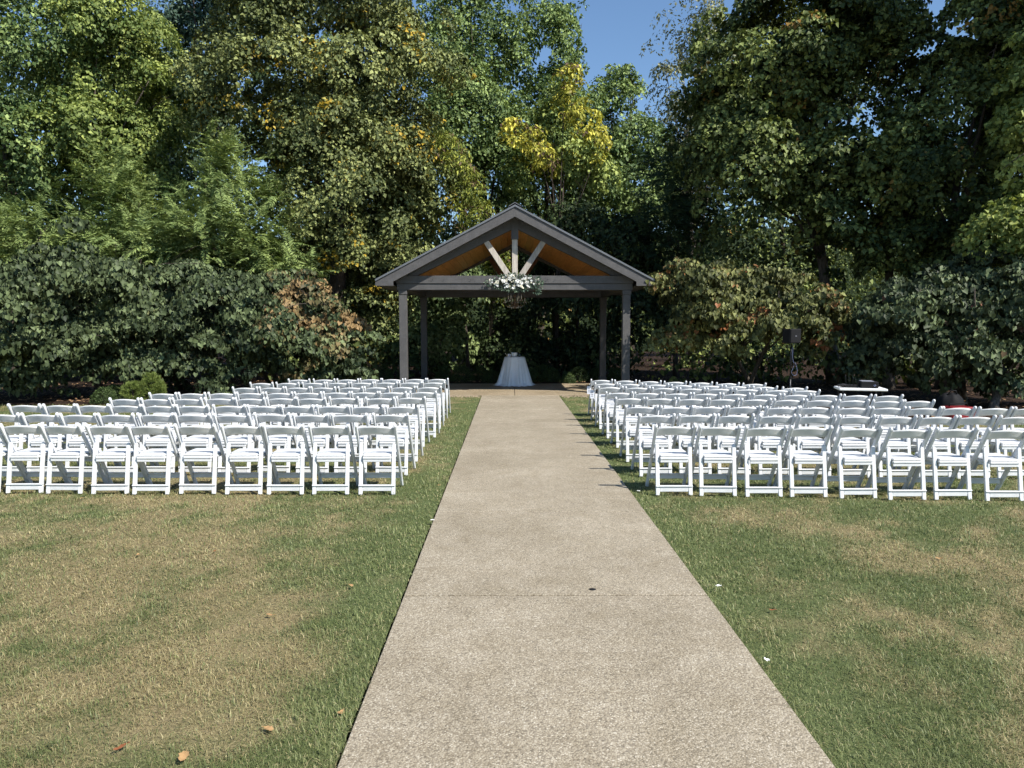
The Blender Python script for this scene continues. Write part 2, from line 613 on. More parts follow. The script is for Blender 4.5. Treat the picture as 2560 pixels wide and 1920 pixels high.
def blades(n, ya=2.2, yb=18.7, pw=1.15):
    """kite-shaped blades, thinning out and broadening steadily with distance"""
    u = rng.random(n * 3)
    y = (ya ** (1 - pw) + u * (yb ** (1 - pw) - ya ** (1 - pw))) ** (1 / (1 - pw))
    x = rng.uniform(-1, 1, n * 3) * (0.74 * y + 0.9)
    jit = 0.035 * (fbm(x * 0 + y * 5, y * 0 + np.sign(x) * 3, 8, 3) - 0.5)
    k = ((x < PX0 - 0.004 + jit) | (x > PX1 + 0.004 - jit)) & (y < bed_edge(x) + 0.03) & (y < 18.68)
    x, y = x[k][:n], y[k][:n]
    n = len(x)
    wid = np.clip(0.0009 * y, 0.0026, 0.0090)
    hgt = 0.042 + 0.0006 * y
    dry = dry_at(x, y)
    e = np.minimum(np.abs(x - PX0), np.abs(x - PX1))
    tuft = fbm(x * 4.5, y * 4.5, 55, 2)
    bare = (fbm(x * 1.3 + 40, y * 1.3, 77, 3) > 0.64) & (rng.random(n) < 0.7)
    isdry = np.clip((rng.random(n) < (0.10 + 0.74 * dry)) * rng.uniform(0.6, 1.0, n) + rng.uniform(0, 0.2, n), 0, 1)
    L = hgt * rng.uniform(0.5, 1.4, n) * np.where(bare, 0.4, 1) * (0.7 + 0.6 * tuft)
    lean = np.where(isdry > 0.5, rng.uniform(0.8, 1.6, n), rng.uniform(0.25, 1.35, n))
    az = rng.uniform(0, 2 * np.pi, n)
    w = wid * rng.uniform(0.6, 1.3, n)
    dx, dy = np.cos(az), np.sin(az)
    sx, sy = -dy * w / 2, dx * w / 2
    z0 = np.full(n, -0.014)
    h1, r1 = L * 0.5 * np.cos(lean * 0.6), L * 0.5 * np.sin(lean * 0.6)
    h2, r2 = h1 + L * 0.5 * np.cos(np.minimum(lean * 1.5, 1.75)), r1 + L * 0.5 * np.sin(np.minimum(lean * 1.5, 1.75))
    v = np.empty((n, 4, 3))
    v[:, 0] = np.stack([x, y, z0], 1)
    v[:, 1] = np.stack([x + dx * r1 + sx, y + dy * r1 + sy, z0 + h1], 1)
    v[:, 2] = np.stack([x + dx * r2, y + dy * r2, z0 + h2], 1)
    v[:, 3] = np.stack([x + dx * r1 - sx, y + dy * r1 - sy, z0 + h1], 1)
    inside = (v[:, 2, 0] > PX0 - 0.004) & (v[:, 2, 0] < PX1 + 0.004) & (rng.random(n) < 0.45)
    v, isdry, e, tuft = v[~inside], isdry[~inside], e[~inside], tuft[~inside]
    n = len(v)
    tint = np.clip(rng.normal(0.45, 0.22, n) + 0.25 * np.exp(-(e / 0.35) ** 2) + 0.5 * (tuft - 0.5), 0, 1)
    i = np.arange(n)[:, None] * 4
    f = np.concatenate([i + np.array([[0, 1, 3]]), i + np.array([[1, 2, 3]])], 1).reshape(-1)
    return v.reshape(-1, 3), f, np.repeat(isdry, 4), np.repeat(tint, 4)


parts = [blades(360000)]
gme = np_mesh('grass', np.concatenate([p[0] for p in parts]), np.concatenate([p[1] for p in parts]), 3, M_BLADE,
              {'dry': np.concatenate([p[2] for p in parts]), 'tint': np.concatenate([p[3] for p in parts])})
tag(link('grass', gme), 'short patchy lawn grass, green by the path and straw coloured in dry patches', 'grass', kind='stuff')

# mulch bed with leaf litter
bx = np.linspace(-30, 30, 121)
by = bed_edge(bx) + 0.0
v, f = [], []
for k, (x, y) in enumerate(zip(bx, by)):
    inner = (PC_X - 4.4 - 0.3) < x < 4.95
    y = max(y, 18.7) if False else y
    v += [(x, y, -0.030), (x, y + 0.25, 0.012), (x, 23.0 + 3, 0.03), (x, 70, 0.05)]
for k in range(len(bx) - 1):
    for q in range(3):
        f.append((k * 4 + q, k * 4 + 4 + q, k * 4 + 5 + q, k * 4 + 1 + q))
# the patio lies on the bed: keep the bed just under it
vv = []
for x, y, z in v:
    if -4.6 < x < 5.1 and 18.6 < y < 22.9:
        z = -0.05
    vv.append((x, y, z))
tag(MB().add(vv, f).build('mulch_bed', M_MULCH, None, True), kind='structure')
n = 5200
x = rng.uniform(-15, 15, n)
y = bed_edge(x) + rng.uniform(0.1, 9, n) ** 1.0
k = ~((x > -4.5) & (x < 5.0) & (y < 22.75))
x, y = x[k], y[k]
n = len(x)
az, L = rng.uniform(0, 6.28, n), rng.uniform(0.025, 0.07, n)
c_, s_ = np.cos(az) * L, np.sin(az) * L
zz = 0.035 + rng.uniform(0, 0.02, n)
v = np.stack([np.stack([x - c_, y - s_, zz], 1), np.stack([x + s_ * .5, y - c_ * .5, zz + L * rng.uniform(0, .5, n)], 1), np.stack([x + c_, y + s_, zz + L * rng.uniform(0, .6, n)], 1), np.stack([x - s_ * .5, y + c_ * .5, zz + L * .1], 1)], 1)
i = np.arange(n)[:, None] * 4
tag(link('leaf_litter', np_mesh('leaf_litter', v.reshape(-1, 3), np.concatenate([i + np.array([[0, 1, 2]]), i + np.array([[0, 2, 3]])], 1).ravel(), 3, M_LITTER)), 'dry brown leaf litter scattered over the mulch under the trees', 'leaf litter', kind='stuff')

# ------------------------------------------------------------------ pavilion
pav = thing('pavilion', 'charcoal timber pavilion with gabled roof and cedar ceiling at the end of the path', 'pavilion', (PC_X, YF, 0))


def L(o):
    return o


SL = 0.526
APEX = 4.93
HW = 3.59


def rooftop(x):
    return APEX - SL * abs(x)


YR0, YR1 = -0.48, YB - YF + 0.48         # roof front and back, local y
# posts
for y in (0, YB - YF):
    for x in (-2.95, 2.95):
        p = MB().box(x - 0.10, x + 0.10, y - 0.10, y + 0.10, 0.0, 2.67, bev=0.006).build('post', M_CHAR, pav)
        MB().box(x - 0.115, x + 0.115, y - 0.115, y + 0.115, 2.67, 2.785, bev=0.006).build('capital', M_CHAR, p)
        MB().box(x - 0.125, x + 0.125, y - 0.125, y + 0.125, 0.014, 0.16, bev=0.006).build('plinth', M_CHAR, p)
# cross beams (an upper board standing proud of a lower one)
for y in (0, YB - YF):
    MB().box(-3.115, 3.115, y - 0.135, y + 0.135, 2.955, 3.157, bev=0.006).build('beam', M_CHAR, pav)
    MB().box(-3.10, 3.10, y - 0.108, y + 0.108, 2.787, 2.953, bev=0.006).build('beam', M_CHAR, pav)
for x in (-2.95, 2.95):
    MB().box(x - 0.09, x + 0.09, 0.137, YB - YF - 0.137, 2.80, 3.06, bev=0.006).build('side_beam', M_CHAR, pav)
# rafters of the two gable trusses, king posts and struts
for y, m in ((0, M_BLEACH), (YB - YF, M_BROWN)):
    for s in (-1, 1):
        pts = [(0.0, rooftop(0) - 0.10), (s * 3.36, rooftop(3.36) - 0.10), (s * 3.36, rooftop(3.36) - 0.22), (s * 2.95, 3.16), (s * 2.55, 3.165), (0.0, rooftop(0) - 0.53)]
        MB().prism(pts, 'y', y - 0.075, y + 0.075, bev=0.004).build('rafter', M_CHAR, pav)
    k = MB().box(-0.095, 0.095, y - 0.10, y + 0.10, 4.10, rooftop(0) - 0.25, bev=0.006).build('king_post_sleeve', M_CHAR, pav)
    MB().box(-0.073, 0.073, y - 0.075, y + 0.075, 3.158, 4.10, bev=0.006).build('king_post', m, pav)
    for s in (-1, 1):
        a, b = Vector((s * 0.16, y, 3.16)), Vector((s * 0.80, y, 4.12))
        d = (b - a).normalized()
        q = Vector((d.z, 0, -d.x)) * 0.073
        pts = [a - q, a + q, b + q, b - q]
        pts[0].x += d.x / d.z * (3.158 - pts[0].z); pts[0].z = 3.158
        pts[1].x += d.x / d.z * (3.158 - pts[1].z); pts[1].z = 3.158
        MB().prism([(p.x, p.z) for p in pts], 'y', y - 0.062, y + 0.062, bev=0.005).build('strut', m, pav)
# roof sheets with standing seams, cedar ceiling planks
for s in (-1, 1):
    pts = [(0, rooftop(0)), (s * HW, rooftop(HW)), (s * HW, rooftop(HW) - 0.05), (0, rooftop(0) - 0.05)]
    rs = MB().prism(pts, 'y', YR0 - 0.03, YR1 + 0.03).build('roof_sheet', M_ROOF, pav)
    for q in range(1, 10):
        y = YR0 + (YR1 - YR0) * q / 10
        pts = [(s * 0.12, rooftop(0.12) + 0.03), (s * HW, rooftop(HW) + 0.03), (s * HW, rooftop(HW) + 0.001), (s * 0.12, rooftop(0.12) + 0.001)]
        MB().prism(pts, 'y', y - 0.012, y + 0.012).build('seam', M_ROOF, rs)
    # fascias: raking boards at both gables and a board along each eave
    for y in (YR0, YR1 - 0.035):
        top = 0.052
        pts = [(0, rooftop(0) - top), (s * (HW - 0.035), rooftop(HW - 0.035) - top), (s * (HW - 0.035), 2.875), (s * (HW - 0.46), 2.875), (s * (HW - 0.46), rooftop(HW - 0.46) - 0.30), (0, rooftop(0) - 0.30)]
        MB().prism(pts, 'y', y, y + 0.035).build('fascia', M_CHAR, pav)
    MB().box(min(s * HW, s * (HW - 0.033)), max(s * HW, s * (HW - 0.033)), YR0, YR1, 2.875, rooftop(HW) - 0.052).build('eave_board', M_CHAR, pav)
    MB().box(min(s * (HW - 0.036), s * 3.14), max(s * (HW - 0.036), s * 3.14), YR0 + 0.037, YR1 - 0.037, 2.88, 2.90).build('soffit', M_CHAR, pav)
    for ya, yb in ((YR0 + 0.037, -0.077), (YB - YF + 0.077, YR1 - 0.037)):
        pts = [(s * 0.002, rooftop(0) - 0.26), (s * 3.12, rooftop(3.12) - 0.26), (s * 3.12, rooftop(3.12) - 0.28), (s * 0.002, rooftop(0) - 0.28)]
        MB().prism(pts, 'y', ya, yb).build('gable_soffit', M_CHAR, pav)
    npl = 19
    slope = math.sqrt(1 + SL * SL)
    for q in range(npl):
        x0, x1 = 0.02 + q * 0.178, 0.02 + (q + 1) * 0.178 - 0.006
        if x1 > 2.86:
            break
        dz = -0.37
        pts = [(s * x0, rooftop(x0) + dz), (s * x1, rooftop(x1) + dz), (s * x1, rooftop(x1) + dz - 0.022), (s * x0, rooftop(x0) + dz - 0.022)]
        MB().prism(pts, 'y', 0.077, YB - YF - 0.077, bev=0.004).build('ceiling_plank', M_CEIL, pav)
rc = [(-0.16, rooftop(0.16) + 0.034), (0, APEX + 0.04), (0.16, rooftop(0.16) + 0.034), (0.16, rooftop(0.16) + 0.05), (0, APEX + 0.058), (-0.16, rooftop(0.16) + 0.05)]
MB().prism(rc, 'y', YR0 - 0.035, YR1 + 0.035).build('ridge_cap', M_ROOF, pav)
MB().box(-0.06, 0.06, 0.08, YB - YF - 0.08, APEX - 0.34, APEX - 0.10).build('ridge_beam', M_BROWN, pav)
hk = MB().tube([(0, 0, 0), (0, -0.035, 0.0), (0, -0.04, 0.02)], 0.005, 6).mesh('hook')
hk.materials.append(M_BLACKM)
for x in (-2.15, -1.15, 0.85, 1.05, 1.55, -1.85, 2.1):
    link('hook', hk, pav, (x, -0.135, 3.05))

# chandelier hung in the middle of the pavilion
cy_ = (YF + YB) / 2 - 0.35
ch = thing('chandelier', 'bronze crystal chandelier with ivory candles hanging inside the pavilion', 'chandelier', (PC_X + 0.02, cy_, 2.35))
MB().tube([(0, 0, 0.42), (0, 0, APEX - 0.34 - 2.35)], 0.008, 6).build('chain', M_BLACKM, ch)
MB().lathe([(0.01, 0.02), (0.045, 0.05), (0.02, 0.10), (0.05, 0.15), (0.025, 0.22), (0.035, 0.28), (0.015, 0.33), (0.05, 0.37), (0.02, 0.42)], 12).build('stem', M_BRASS, ch)
ca = MB().lathe([(0.013, 0), (0.013, 0.10)], 8).mesh('candle'); ca.materials.append(M_CANDLE)
fl = MB().lathe([(0.003, 0.10), (0.010, 0.12), (0.004, 0.155)], 6).mesh('bulb'); fl.materials.append(M_CRYSTAL)
cu = MB().lathe([(0.006, -0.02), (0.04, 0.0), (0.042, 0.008)], 10).mesh('cup'); cu.materials.append(M_BRASS)
dr = MB().lathe([(0.001, -0.045), (0.011, -0.028), (0.002, 0.0)], 6).mesh('crystal_drop'); dr.materials.append(M_CRYSTAL)
for k in range(8):
    a = 2 * math.pi * (k + 0.3) / 8
    rr = 0.30 if k % 2 == 0 else 0.22
    zz = 0.20 if k % 2 == 0 else 0.27
    dxy = Vector((math.cos(a), math.sin(a), 0))
    arm = MB().tube([Vector((0, 0, 0.16)) + dxy * 0.03, Vector((0, 0, 0.06)) + dxy * rr * 0.5, Vector((0, 0, 0.09)) + dxy * rr * 0.9, Vector((0, 0, zz)) + dxy * rr], 0.008, 6).build('arm', M_BRASS, ch, True)
    p = Vector((0, 0, zz)) + dxy * rr
    link('cup', cu, arm, p)
    link('candle', ca, arm, p + Vector((0, 0, 0.008)))
    link('bulb', fl, arm, p + Vector((0, 0, 0.008)))
    for q in range(4):
        b = a + q * 1.57
        link('crystal_drop', dr, arm, p + Vector((0.04 * math.cos(b), 0.04 * math.sin(b), 0.0)))
    for q in range(3):
        rr2 = rr * (0.35 + 0.2 * q)
        link('crystal_drop', dr, ch, Vector((0, 0, 0.05 + 0.012 * q)) + Matrix.Rotation(0.2, 3, 'Z') @ dxy * rr2)

# floral garland fixed across the beam
rng = np.random.default_rng(21)
gar = thing('flower_garland', 'garland of white roses and greenery fixed to the pavilion beam', 'flowers', (PC_X - 0.02, YF - 0.14, 2.80))


def rose_mesh(r, seed, mat):
    rg = np.random.default_rng(seed)
    m = MB()
    for ring, (n, rad, tilt) in enumerate(((3, 0.25, 1.25), (5, 0.55, 0.95), (7, 0.85, 0.5))):
        for k in range(n):
            a = 2 * math.pi * (k + 0.5 * ring) / n + rg.uniform(-0.15, 0.15)
            w = r * (0.55 + 0.12 * ring)
            c0 = Vector((math.cos(a), math.sin(a), 0))
            sdv = Vector((-math.sin(a), math.cos(a), 0))
            out = c0 * math.cos(tilt) + Vector((0, 0, 1)) * math.sin(tilt)
            b = c0 * r * 0.15 * ring
            pts = [b - sdv * w * 0.25, b + sdv * w * 0.25, b + out * r * 0.6 + sdv * w * 0.55, b + out * r * (0.95) + sdv * w * 0.25 + c0 * r * 0.1, b + out * r * 0.95 - sdv * w * 0.25 + c0 * r * 0.1, b + out * r * 0.6 - sdv * w * 0.55]
            m.add(pts, [(0, 1, 2, 5), (5, 2, 3, 4)])
    me = m.mesh('flower')
    me.materials.append(mat)
    return me


roses = [rose_mesh(1.0, k, M_PETAL if k < 3 else M_PETAL_C) for k in range(5)]
for k in range(118):
    x = np.clip(rng.normal(0, 0.34), -0.62, 0.64)
    env = 0.17 * (1 - (abs(x) / 0.75) ** 2)
    z = 0.19 + rng.uniform(-1.15, 1.05) * env
    r = rng.choice([0.020, 0.026, 0.032, 0.046], p=[0.36, 0.34, 0.2, 0.10])
    o = link('flower', roses[rng.integers(5)], gar, (x, -0.07 - 0.10 * rng.random() * (env / 0.17), z))
    o.scale = (r, r, r)
    o.rotation_euler = (R(90) + rng.normal(0, 0.5) - 0.35, rng.normal(0, 0.5), rng.normal(0, 0.35))
M_SAGE = mat_leaf('sage_leaf', (0.035, 0.070, 0.045), (0.13, 0.19, 0.12), 0.4, 0.2)


def scatter_leaves(pos, dirs, nrm, Ls, asp, fold, tint, turn=None, heart=False):
    """arrays of leaves -> vertices and triangle indices"""
    n = len(pos)
    dirs = dirs / np.linalg.norm(dirs, axis=1, keepdims=True)
    side = np.cross(dirs, nrm)
    side /= np.linalg.norm(side, axis=1, keepdims=True) + 1e-9
    nn = np.cross(side, dirs)
    Lc = Ls[:, None]
    w = Lc * asp * 0.5
    up = nn * (w * fold)
    if heart:
        v = np.empty((n, 6, 3))
        v[:, 0] = pos + dirs * Lc * 0.10
        v[:, 1] = pos + side * w * 0.75 + up - dirs * Lc * 0.03
        v[:, 2] = pos + side * w * 1.0 + up + dirs * Lc * 0.42
        v[:, 3] = pos + dirs * Lc - nn * Lc * 0.14
        v[:, 4] = pos - side * w * 1.0 + up + dirs * Lc * 0.42
        v[:, 5] = pos - side * w * 0.75 + up - dirs * Lc * 0.03
        tri = np.array([[0, 1, 2, 0, 2, 3, 0, 3, 4, 0, 4, 5]])
        k = 6
    else:
        v = np.empty((n, 4, 3))
        v[:, 0] = pos
        v[:, 1] = pos + side * w + up + dirs * Lc * 0.42
        v[:, 2] = pos + dirs * Lc - nn * Lc * 0.10
        v[:, 3] = pos - side * w + up + dirs * Lc * 0.42
        tri = np.array([[0, 1, 2, 0, 2, 3]])
        k = 4
    f = (np.arange(n)[:, None] * k + tri).ravel()
    at = {'tint': np.repeat(tint, k)}
    at['turn'] = np.repeat(turn if turn is not None else np.zeros(n), k)
    return v.reshape(-1, 3), f, at


n = 900
x = np.clip(rng.normal(0.02, 0.36, n), -0.74, 0.72)
env = 0.19 * (1 - (np.abs(x) / 0.85) ** 2)
pos = np.stack([x, -0.02 - 0.10 * rng.random(n), 0.18 + rng.uniform(-1.2, 1.15, n) * env], 1)
# trailing sprig at one end
m2 = 130
pos2 = np.stack([0.62 + rng.normal(0, 0.05, m2), -0.06 - 0.05 * rng.random(m2), 0.30 - rng.random(m2) * 0.42], 1)
pos = np.concatenate([pos, pos2])
n = len(pos)
dirs = np.stack([pos[:, 0] * 0.8, np.full(n, -0.5), (pos[:, 2] - 0.18) * 3], 1) + rng.normal(0, 0.5, (n, 3))
v, f, at = scatter_leaves(pos, dirs, np.array([0, -1, 0.4]) + rng.normal(0, 0.5, (n, 3)), rng.uniform(0.03, 0.085, n), 0.42, 0.3, np.clip(rng.normal(0.5, 0.25, n), 0, 1))
o = link('foliage', np_mesh('foliage', v, f, 3, M_SAGE, at), gar)
tag(o, kind='stuff')

# ------------------------------------------------------------------ cocktail table with cloth and the things on it
TY = 22.0
tx = WZ(1286.5, 900, 0).x * 0 + (1286.5 - 1271) / F * TY
tbl = thing('cocktail_table', 'tall round cocktail table hidden under a floor length white cloth', 'table', (tx, TY, 0.014))
MB().lathe([(0.305, 0.865), (0.305, 0.885)], 32).build('tabletop', M_WHITE, tbl)
MB().lathe([(0.035, 0.02), (0.035, 0.865)], 12).build('stem', M_BLACKM, tbl)
MB().lathe([(0.25, 0.0), (0.25, 0.012), (0.05, 0.03)], 20).build('base', M_BLACKM, tbl)
cl = thing('tablecloth', 'white satin cloth draped over the cocktail table and pooling on the patio', 'tablecloth', (tx, TY, 0.014))
na, nr = 160, 26
v, f = [], []
for i in range(nr + 6):
    for k in range(na):
        a = 2 * math.pi * k / na
        if i < 6:
            r, z = 0.312 * (i + 0.02) / 5.2, 0.892
            r = min(r, 0.314)
            if i == 5:
                z = 0.886
        else:
            s = (i - 5) / nr
            fold = (0.045 * math.sin(9 * a + 0.6) + 0.030 * math.sin(14 * a + 2.1 + 0.5 * s) + 0.018 * math.sin(23 * a + 1.0)) * (s ** 0.8)
            r = 0.316 + 0.20 * s ** 1.05 + fold * (0.5 + 0.6 * s)
            z = 0.880 * (1 - s) + 0.010
            if s > 0.93:
                q = (s - 0.93) / 0.07
                r += 0.09 * q * (1 + 0.5 * math.sin(5 * a + 1) + 0.4 * math.sin(11 * a))
                z = max(0.006 + 0.012 * abs(math.sin(13 * a + 2 * q)), z * (1 - q) + 0.008)
        v.append((r * math.cos(a), r * math.sin(a), z))
for i in range(nr + 5):
    for k in range(na):
        f.append((i * na + k, i * na + (k + 1) % na, (i + 1) * na + (k + 1) % na, (i + 1) * na + k))
v.append((0, 0, 0.892))
for k in range(na):
    f.append((len(v) - 1, k, (k + 1) % na)[::-1])
MB().add(v, f).build('cloth', M_SATIN, cl, True)
ZT = 0.014 + 0.894
pot = thing('flower_pot', 'white ceramic bowl planted with fine grass in the middle of the cocktail table', 'pot', (tx - 0.01, TY - 0.12, ZT))
MB().lathe([(0.062, 0), (0.085, 0.05), (0.095, 0.115), (0.098, 0.128), (0.086, 0.128), (0.080, 0.10)], 24).build('bowl', M_CERAM, pot, True)
M_WISP = mat_leaf('wispy_leaf', (0.03, 0.05, 0.02), (0.10, 0.13, 0.05), 0.3, 0.3)
rng = np.random.default_rng(5)
n = 110
an, rr = rng.uniform(0, 6.28, n), rng.uniform(0, 0.06, n)
pos = np.stack([rr * np.cos(an), rr * np.sin(an), np.full(n, 0.09)], 1)
dirs = np.stack([np.cos(an) * 0.45, np.sin(an) * 0.45, np.full(n, 1.0)], 1) + rng.normal(0, 0.18, (n, 3))
v, f, at = scatter_leaves(pos, dirs, rng.normal(0, 1, (n, 3)), rng.uniform(0.12, 0.27, n), 0.035, 0.2, rng.random(n))
tag(link('plant', np_mesh('plant', v, f, 3, M_WISP, at), pot), kind='stuff')
mug = thing('mug', 'small white mug with a blue mark beside the ceramic bowl', 'mug', (tx - 0.17, TY - 0.16, ZT))
MB().lathe([(0.040, 0), (0.046, 0.03), (0.048, 0.085), (0.043, 0.085), (0.040, 0.01)], 20).build('body', M_CERAM, mug, True)
MB().tube([(0.046, 0, 0.07), (0.075, 0, 0.065), (0.078, 0, 0.035), (0.046, 0, 0.02)], 0.006, 6).build('handle', M_CERAM, mug, True)
MB().box(-0.004, 0.024, -0.0505, -0.0475, 0.025, 0.06).build('mark', M_BLUE, mug)
st_ = thing('mixing_stick', 'thin pale stick leaning beside the mug on the cocktail table', 'stick', (tx - 0.235, TY - 0.17, ZT))
MB().tube([(0.025, 0, 0.004), (-0.055, 0.01, 0.105)], [0.006, 0.007], 6).build('shaft', M_CANDLE, st_)
MB().lathe([(0.008, 0), (0.009, 0.008), (0.006, 0.014)], 8, Matrix.Translation((-0.055, 0.01, 0.1))).build('tip', M_CANDLE, st_)
jar = thing('jar', 'small dark glass jar standing beside the ceramic bowl', 'jar', (tx + 0.145, TY - 0.14, ZT))
MB().lathe([(0.034, 0), (0.037, 0.01), (0.037, 0.075), (0.030, 0.085)], 16).build('glass', M_GLASSD, jar, True)
MB().lathe([(0.033, 0.085), (0.033, 0.098)], 16).build('lid', M_BLACKM, jar)

# ------------------------------------------------------------------ folding chairs
RA, RB = (-0.235, 0.748), (0.215, 0.0)      # rail axis, (y, z): top and front foot


def rail_y(z):
    return RA[0] + (RA[1] - z) / (RA[1] - RB[1]) * (RB[0] - RA[0])


def make_chair_meshes():
    P = {}
    # long rails: back posts that run down to the front feet
    d = Vector((RB[0] - RA[0], RB[1] - RA[1])).normalized()
    q = Vector((d.y, -d.x)) * 0.024
    a, b = Vector(RA), Vector(RB)
    pts = []
    for k in range(7):
        an = math.pi * k / 6
        c0 = a + (-q) * math.cos(an) + (-d) * 0.024 * math.sin(an)
        pts.append((c0.x, c0.y))
    e1, e2 = b + q, b - q
    t1, t2 = -(0.0 - e1.y) / d.y, -(0.0 - e2.y) / d.y
    e1 = e1 - d * t1
    e2 = e2 - d * t2
    pts += [(e1.x, max(0, e1.y)), (e2.x, max(0, e2.y))]
    for s, nm in ((-1, 'L'), (1, 'R')):
        m = MB().prism(pts, 'x', min(s * 0.2225, s * 0.1955), max(s * 0.2225, s * 0.1955), bev=0.005)
        m.prism([(p[0] + 0.0, p[1]) for p in [(rail_y(0.60) - 0.010, 0.60), (rail_y(0.12) - 0.010, 0.12), (rail_y(0.12) + 0.010, 0.12), (rail_y(0.60) + 0.010, 0.60)]], 'x', min(s * 0.2225, s * 0.2262), max(s * 0.2225, s * 0.2262), bev=0.002)
        P['post' + nm] = m.mesh('back_post')
    # curved back panel
    nx, nz, th = 14, 4, 0.015
    v, f = [], []
    for side in (0, 1):
        for i in range(nx + 1):
            u = -1 + 2 * i / nx
            x = u * 0.197
            z0, z1 = 0.630 + 0.022 * (1 - u * u), 0.724 + 0.026 * (1 - u * u)
            for k in range(nz + 1):
                z = z0 + (z1 - z0) * k / nz
                y = rail_y(z) + 0.020 - 0.042 * (1 - u * u) + (th if side else 0)
                v.append((x, y, z - (0.004 if side else 0)))
    S = (nx + 1) * (nz + 1)

    def I(sd, i, k):
        return sd * S + i * (nz + 1) + k
    for i in range(nx):
        for k in range(nz):
            f.append((I(0, i, k), I(0, i + 1, k), I(0, i + 1, k + 1), I(0, i, k + 1)))
            f.append((I(1, i, k), I(1, i, k + 1), I(1, i + 1, k + 1), I(1, i + 1, k)))
        f.append((I(0, i, nz), I(0, i + 1, nz), I(1, i + 1, nz), I(1, i, nz)))
        f.append((I(0, i + 1, 0), I(0, i, 0), I(1, i, 0), I(1, i + 1, 0)))
    P['panel'] = MB().add(v, f).mesh('back_panel')
    # rear legs
    def ry(z):
        return -0.222 + 0.085 * z / 0.55
    for s, nm in ((-1, 'L'), (1, 'R')):
        pts = [(s * 0.198, 0.0), (s * 0.198, 0.525), (s * 0.192, 0.542), (s * 0.178, 0.550), (s * 0.166, 0.545), (s * 0.158, 0.53), (s * 0.156, 0.44), (s * 0.155, 0.02), (s * 0.158, 0.0)]
        sh = Matrix(((1, 0, 0, 0), (0, 1, 0.085 / 0.55, -0.222), (0, 0, 1, 0), (0, 0, 0, 1)))
        P['rear' + nm] = MB().prism(pts, 'y', -0.013, 0.013, sh, bev=0.004).mesh('rear_leg')
    m = MB()
    m.box(-0.1545, 0.1545, ry(0.07) - 0.011, ry(0.07) + 0.012, 0.036, 0.098, bev=0.004)
    m.box(-0.199, 0.199, ry(0.1) - 0.026, ry(0.1) + 0.012, 0.092, 0.104, bev=0.003)
    P['rearbar'] = m.mesh('rear_crossbar')
    m = MB()
    m.box(-0.195, 0.195, rail_y(0.13) - 0.012, rail_y(0.13) + 0.010, 0.105, 0.165, bev=0.004)
    m.box(-0.195, 0.195, rail_y(0.16) - 0.022, rail_y(0.16) + 0.010, 0.158, 0.168, bev=0.003)
    P['frontbar'] = m.mesh('front_crossbar')
    # seat pan and pad
    out = [(-0.153, -0.205), (0.153, -0.205), (0.153, -0.12), (0.19, -0.06), (0.193, 0.17), (0.178, 0.20), (-0.178, 0.20), (-0.193, 0.17), (-0.19, -0.06), (-0.153, -0.12)]
    P['pan'] = MB().prism(out, 'z', 0.382, 0.409, bev=0.006).mesh('seat_frame')
    m = MB().prism([(x * 0.99, y * 0.985) for x, y in out], 'z', 0.411, 0.432, bev=0.009)
    P['pad'] = m.mesh('seat')
    P['lip'] = MB().box(-0.150, 0.150, -0.198, -0.185, 0.350, 0.381, bev=0.004).mesh('seat_rail')
    for k, me in P.items():
        me.materials.append(M_RESIN)
    P['panel'].polygons.foreach_set('use_smooth', np.ones(len(P['panel'].polygons), bool))
    return P


CH = make_chair_meshes()
ORDER = [('back_post', 'postL'), ('back_post', 'postR'), ('back_panel', 'panel'), ('rear_leg', 'rearL'), ('rear_leg', 'rearR'), ('rear_crossbar', 'rearbar'),
         ('front_crossbar', 'frontbar'), ('seat_frame', 'pan'), ('seat', 'pad'), ('seat_rail', 'lip')]
NTH = ['first', 'second', 'third', 'fourth', 'fifth', 'sixth', 'seventh', 'eighth', 'ninth', 'tenth', 'eleventh', 'twelfth']
# photo pixels of each chair's left post top, row by row from the camera
ROWS = {
    'left': [
        ((1058, 1060), 991, [-110, 2, 101, 217, 320, 435, 551, 657, 770, 887]),
        ((1032, 1031.5), 1026, [-48, 49, 150, 244, 343, 435, 536, 632, 732, 828, 933]),
        ((1009, 1012), 1045, [19, 108, 188, 273, 361, 440, 530, 619, 702, 789, 876, 964]),
        ((994, 991), 1068.5, [290, 362, 441, 522, 598, 665, 742, 820, 920, 990]),
        ((980.7, 977), 1087, [381, 449, 522, 595, 663, 739, 812, 880, 948, 1024]),
        ((966.4, 965), 1099.7, [579.5, 647, 712, 778, 845, 910, 976, 1041]),
        ((955, 953.4), 1109, [624, 689, 755, 816, 877, 936, 998, 1056]),
        ((946.6, 945.3), 1118.7, [720, 782, 842, 898, 955, 1011.5, 1067])],
    'right': [
        ((1061, 1069.5), 2590, [1637, 1749, 1863, 1979, 2101, 2220, 2342, 2470]),
        ((1033, 1038), 2605, [1594.6, 1696, 1795, 1895.6, 1996, 2094, 2196, 2297.6, 2395, 2502]),
        ((1012.5, 1016.6), 2620, [1563, 1649, 1733, 1822, 1913, 2000, 2091, 2181, 2269, 2355, 2444, 2532]),
        ((992, 999), 2326, [1538, 1616, 1692, 1770, 1851, 1930, 2007, 2083, 2162, 2245]),
        ((978.6, 986), 2242, [1514.6, 1586, 1655.6, 1730, 1805, 1875, 1947, 2020, 2090, 2169]),
        ((965, 973), 2035, [1495.6, 1563, 1626, 1693.6, 1764, 1834.6, 1901, 1971.6]),
        ((956, 966), 1984, [1485, 1546, 1604, 1669, 1733, 1796.6, 1863, 1925.5]),
        ((947.5, 957), 1876.6, [1476.6, 1531, 1586.5, 1645, 1701.7, 1761, 1820])]}
rng = np.random.default_rng(17)
CHAIRS = {}
